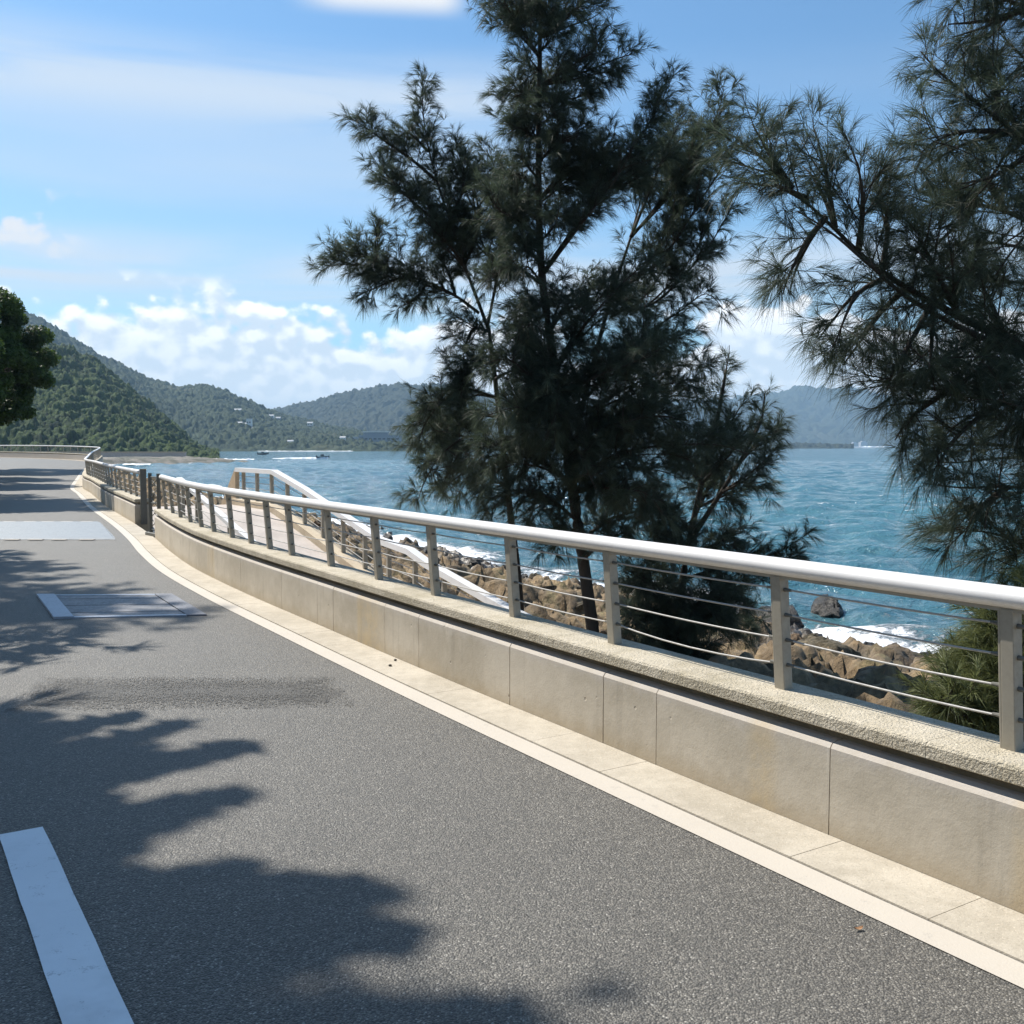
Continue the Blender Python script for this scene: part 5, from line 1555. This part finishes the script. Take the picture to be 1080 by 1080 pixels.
BUSH_LIMBS = [([[3.97, 7.58, -1.24], [3.69, 7.54, -0.52], [3.39, 7.52, 0.05]], 0.012, 0.8, 0.75),
 ([[3.98, 7.77, -1.32], [3.72, 8.0, -0.62], [3.48, 8.17, -0.03]], 0.012, 0.8, 0.75),
 ([[4.04, 7.77, -1.32], [4.35, 8.0, -0.53], [4.58, 8.17, 0.16]], 0.012, 0.8, 0.75),
 ([[4.06, 7.78, -1.32], [3.9, 8.03, -0.74], [3.61, 8.22, -0.27]], 0.012, 0.8, 0.75),
 ([[4.06, 7.74, -1.3], [4.04, 7.92, -0.39], [4.13, 8.06, 0.4]], 0.012, 0.8, 0.75),
 ([[4.03, 7.62, -1.26], [3.68, 7.64, -0.77], [3.24, 7.66, -0.42]], 0.012, 0.8, 0.75),
 ([[4.04, 7.59, -1.25], [3.92, 7.57, -0.53], [3.93, 7.55, 0.04]], 0.012, 0.8, 0.75),
 ([[3.78, 7.46, -1.2], [3.84, 7.28, -0.43], [3.94, 7.14, 0.14]], 0.012, 0.8, 0.75),
 ([[3.94, 7.68, -1.28], [4.19, 7.79, -0.46], [4.38, 7.88, 0.23]], 0.012, 0.8, 0.75),
 ([[4.02, 7.67, -1.28], [3.93, 7.75, -0.43], [3.69, 7.82, 0.28]], 0.012, 0.8, 0.75),
 ([[4.2, 7.78, -1.32], [4.19, 8.02, -0.66], [4.23, 8.2, -0.1]], 0.012, 0.8, 0.75),
 ([[4.19, 7.83, -1.34], [3.92, 8.13, -0.82], [3.69, 8.35, -0.41]], 0.012, 0.8, 0.75),
 ([[4.07, 7.77, -1.32], [4.1, 7.99, -0.45], [4.24, 8.16, 0.3]], 0.012, 0.8, 0.75),
 ([[3.96, 7.84, -1.34], [3.93, 8.15, -0.9], [3.58, 8.39, -0.56]], 0.012, 0.8, 0.75),
 ([[4.0, 7.54, -1.23], [3.79, 7.47, -0.3], [3.52, 7.41, 0.45]], 0.012, 0.8, 0.75),
 ([[3.93, 7.44, -1.19], [3.37, 7.22, -0.56], [3.0, 7.06, -0.12]], 0.012, 0.8, 0.75),
 ([[4.12, 7.63, -1.26], [4.05, 7.68, -0.57], [4.2, 7.71, -0.03]], 0.012, 0.8, 0.75),
 ([[3.78, 7.43, -1.19], [3.4, 7.21, -0.54], [3.02, 7.04, -0.07]], 0.012, 0.8, 0.75),
 ([[3.98, 7.44, -1.19], [3.66, 7.22, -0.24], [3.56, 7.06, 0.51]], 0.012, 0.8, 0.75),
 ([[3.93, 7.58, -1.24], [4.07, 7.55, -0.52], [4.19, 7.53, 0.05]], 0.012, 0.8, 0.75),
 ([[4.02, 7.65, -1.27], [4.07, 7.73, -0.49], [3.97, 7.78, 0.16]], 0.012, 0.8, 0.75),
 ([[3.94, 7.72, -1.3], [3.93, 7.89, -0.48], [3.92, 8.01, 0.21]], 0.012, 0.8, 0.75),
 ([[3.84, 7.65, -1.27], [4.14, 7.72, -0.46], [4.33, 7.77, 0.2]], 0.012, 0.8, 0.75),
 ([[4.04, 7.68, -1.28], [3.87, 7.78, -0.35], [3.92, 7.86, 0.45]], 0.012, 0.8, 0.75),
 ([[3.97, 7.71, -1.29], [4.07, 7.85, -0.48], [4.03, 7.95, 0.2]], 0.012, 0.8, 0.75),
 ([[3.93, 7.45, -1.19], [3.87, 7.24, -0.21], [3.7, 7.08, 0.57]], 0.012, 0.8, 0.75),
 ([[3.94, 7.67, -1.28], [3.74, 7.76, -0.55], [3.55, 7.83, 0.05]], 0.012, 0.8, 0.75),
 ([[3.94, 7.67, -1.28], [3.78, 7.76, -0.48], [3.61, 7.83, 0.17]], 0.012, 0.8, 0.75),
 ([[4.06, 7.66, -1.27], [4.01, 7.74, -0.34], [4.11, 7.8, 0.46]], 0.012, 0.8, 0.75),
 ([[3.83, 7.52, -1.22], [3.58, 7.41, -0.56], [3.3, 7.33, -0.06]], 0.012, 0.8, 0.75),
 ([[3.89, 7.56, -1.23], [3.95, 7.5, -0.3], [3.85, 7.45, 0.47]], 0.012, 0.8, 0.75),
 ([[3.85, 7.49, -1.21], [3.7, 7.35, -0.45], [3.48, 7.24, 0.14]], 0.012, 0.8, 0.75),
 ([[3.8, 7.51, -1.22], [3.94, 7.4, -0.36], [3.98, 7.32, 0.32]], 0.012, 0.8, 0.75),
 ([[3.95, 7.77, -1.32], [3.81, 8.0, -0.75], [3.64, 8.17, -0.3]], 0.012, 0.8, 0.75),
 ([[3.99, 7.76, -1.31], [4.11, 7.97, -0.56], [4.34, 8.13, 0.07]], 0.012, 0.8, 0.75),
 ([[3.88, 7.53, -1.23], [3.63, 7.45, -0.52], [3.39, 7.38, 0.02]], 0.012, 0.8, 0.75),
 ([[3.96, 7.81, -1.33], [3.91, 8.08, -0.53], [3.95, 8.29, 0.17]], 0.012, 0.8, 0.75),
 ([[4.06, 7.83, -1.34], [4.48, 8.15, -0.68], [4.64, 8.38, -0.11]], 0.012, 0.8, 0.75)]

casuarina('casuarina_tree', 'tallest dark casuarina with bare upright stem rising above the railing', (1.5, 16.0, -2.1), MAIN_STEMS,
          fill_out(MAIN_LIMBS, 2, .55, 5, .9), seed=2, dens=1.05, sec_len=.92)
casuarina('casuarina_tree', 'casuarina with forked limbs reaching left over the water, beside the tallest one', (.26, 17.3, -2.2), LEFT_STEMS,
          fill_out(LEFT_LIMBS, 1, .4, 6, .8), seed=3, dens=1.2)
casuarina('casuarina_tree', 'lowest casuarina of the shore group, thin pale tips and branches drooping behind the rail', (2.55, 16.9, -2.3), RIGHT_STEMS,
          fill_out(RIGHT_LIMBS, 1, .45, 7, .9), seed=4, dens=1.45, sec_len=.9)
casuarina('casuarina_tree', 'nearest casuarina, its long limb arching in from the right edge', (5.97, 9.0, -2.8), NEAR_STEMS,
          fill_out(NEAR_LIMBS, 1, .45, 8, .3), seed=5, need_len=.21, need_w=.0030, dens=1.08)
casuarina('casuarina_bush', 'sunlit green feathery bush growing behind the railing at the right edge', (3.96, 7.6, -1.3), [([(3.96, 7.6, -1.5), (3.97, 7.62, -1.0)], .03, .02)],
          BUSH_LIMBS, seed=9, need_len=.17, need_w=.0042, dens=1.9, mat=M_NEEDB, cat='bush', crown_name='foliage')


# broad leaved tree at the bend
def broadleaf(label, loc, height, rad, seed, nleaf=26000, leaf=.17, zc=.6, point=False, low=None, nb=46, cl_r=(.4, .85)):
    r_ = np.random.default_rng(seed)
    root = thing('broadleaf_tree', label, 'tree', loc)
    L0 = np.array(loc, float)
    mb = MB(); ends = []
    top = L0 + (0.2, 0, height * .7)
    mb.tube(smooth_line([L0 + (0, 0, -.5), L0 + (.1, .1, height * .35), top], .4), np.linspace(.24, .08, len(smooth_line([L0 + (0, 0, -.5), L0 + (.1, .1, height * .35), top], .4))), 9)
    cen = L0 + (0, 0, height * zc)
    for k in range(nb):
        d = unit(r_.normal(size=3)); d[2] = d[2] if low is None else abs(d[2]) * .9 - low * r_.random()
        e = cen + d * np.array([rad, rad, height * (1 - zc)]) * r_.uniform(.62, .98)
        b0 = L0 + (.1, .1, height * r_.uniform(.25, .6))
        Q = smooth_line([b0, (b0 + e) / 2 + (0, 0, .3), e], .3)
        mb.tube(Q, np.linspace(.06, .012, len(Q)), 5); ends.append(e)
    mb.build('trunk', M_BARK, root, smooth=True)
    ends = np.array(ends)
    cl = r_.integers(0, len(ends), nleaf)
    cr_ = r_.uniform(*cl_r, len(ends))
    d = unit(r_.normal(size=(nleaf, 3))) * (r_.uniform(0, 1, (nleaf, 1)) ** .45) * cr_[cl][:, None]
    c_ = ends[cl] + d * np.array([1, 1, .75])
    if point:       # boughs that thin out to a point
        out_d = unit((ends - cen) * np.array([1, 1, .25]))[cl]
        q_ = r_.uniform(0, 1, (nleaf, 1)) ** .8
        c_ = ends[cl] + out_d * (q_ * 1.9 - 1.2) + d * (1.12 - q_) * np.array([.9, .9, .55])
    nrm = unit(unit(d) + r_.normal(0, .7, (nleaf, 3)) + (0, 0, .5))
    a = unit(np.cross(nrm, r_.normal(size=(nleaf, 3)))); b_ = np.cross(nrm, a)
    sz = leaf * r_.uniform(.6, 1.2, (nleaf, 1))
    q = np.stack([c_ - a * sz * .5, c_ + b_ * sz * .24, c_ + a * sz * .5, c_ - b_ * sz * .24], 1)
    tone = np.repeat(np.clip(r_.normal(.4, .2, len(ends))[cl] + r_.normal(0, .18, nleaf), 0, 1), 4)
    me = mesh_np('crown', q.reshape(-1, 3) - L0, np.arange(nleaf * 4).reshape(-1, 4), M_LEAF, False, {'tone': tone})
    link('crown', me, root)
    return root


broadleaf('dense green broadleaf tree leaning over the far bend at the left edge', (-31.7, 61.0, 0.3), 11.0, 4.1, 4, 110000, .24, zc=.60, nb=130, cl_r=(.55, 1.0))

# trees of the land side, whose shade lies on the road
broadleaf('tall spreading broadleaf tree on the land side of the near lane', (-9.15, 7.18, -0.05), 12.8, 3.15, 31, 64000, .30, zc=.64, point=True, low=.5, nb=190, cl_r=(.28, .62))
broadleaf('broadleaf tree standing farthest back on the land side of the bend', (-45.0, 73.0, 0.4), 10.0, 5.0, 33, 26000, .34, nb=80)

broadleaf('rounded roadside tree nearest the start of the bend', (-18.1, 31.2, -0.05), 10.0, 2.2, 35, 32000, .28, zc=.68, nb=70, cl_r=(.45, .9))
broadleaf('rounded roadside tree, middle one along the bend', (-25.4, 44.0, 0), 11.0, 3.1, 36, 40000, .3, zc=.67, nb=90, cl_r=(.5, .95))
broadleaf('rounded roadside tree just before the leaning broadleaf tree', (-29.2, 51.3, 0.1), 11.0, 3.1, 37, 40000, .3, zc=.67, nb=90, cl_r=(.5, .95))


def generic_limbs(h, spread, n, seed, z0=.22):
    g = np.random.default_rng(seed); L = []
    for k in range(n):
        t = z0 + (1 - z0) * (k + g.uniform(0, 1)) / n
        an = g.uniform(0, 2 * pi)
        l = spread * (1.1 - .75 * t) * g.uniform(.7, 1.2)
        p0 = np.array([0, 0, h * t]); d = np.array([cos(an), sin(an), 0])
        L.append(([p0, p0 + d * l * .5 + (0, 0, l * .22), p0 + d * l + (0, 0, l * (.25 + .2 * g.uniform(-1, 1)))], .05, 1.0, 1.35))
    return L


bx, by = -14.0, 17.5
proto = casuarina('casuarina_tree', 'roadside casuarina on the land side of the near lane', (bx, by, 0), [([(bx, by, -.4), (bx + .05, by, 6), (bx, by, 14.5)], .2, .05)],
                  [([np.array(p) + (bx, by, 0) for p in P], r, d, l) for P, r, d, l in generic_limbs(15, 3.4, 48, 5)], seed=21, need_len=.26, need_w=.02, dens=.6, twig=.7, sec_len=1.5)
for x, y, z, rz, sx, sz, lb in ((-9.3, 7.6, 0, 1.1, 1.18, .85, 'roadside casuarina beside the tall spreading broadleaf tree'),
                                (-20.2, 34.6, .1, 2.0, .75, 1.02, 'slim roadside casuarina where the road starts to bend'),
                                (-40.0, 60.0, .6, 4.0, 1.0, .8, 'roadside casuarina behind the broadleaf tree at the bend')):
    c2 = proto.copy(); COL.objects.link(c2)
    c2.location = (x, y, z); c2.rotation_euler = (0, 0, rz); c2.scale = (sx, sx, sz); c2['label'] = lb
    for ch in list(proto.children):
        k = ch.copy(); COL.objects.link(k); k.parent = c2

# ------------------------------------------------------------------ air
mz = bpy.data.materials.new('sea_air'); mz.use_nodes = True
t = NT(mz.node_tree); t.n.clear()
om = t.add('ShaderNodeOutputMaterial'); pv = t.add('ShaderNodeVolumePrincipled')
pv.inputs['Color'].default_value = (0.50, 0.76, 1.0, 1)
pv.inputs['Density'].default_value = 1.5e-4
t.l.new(pv.outputs[0], om.inputs['Volume'])
mb = MB(); mb.box((0, 6000, 157), 24000, 18000, 336)
hz = mb.build('haze', mz)
tag(hz, kind='stuff')
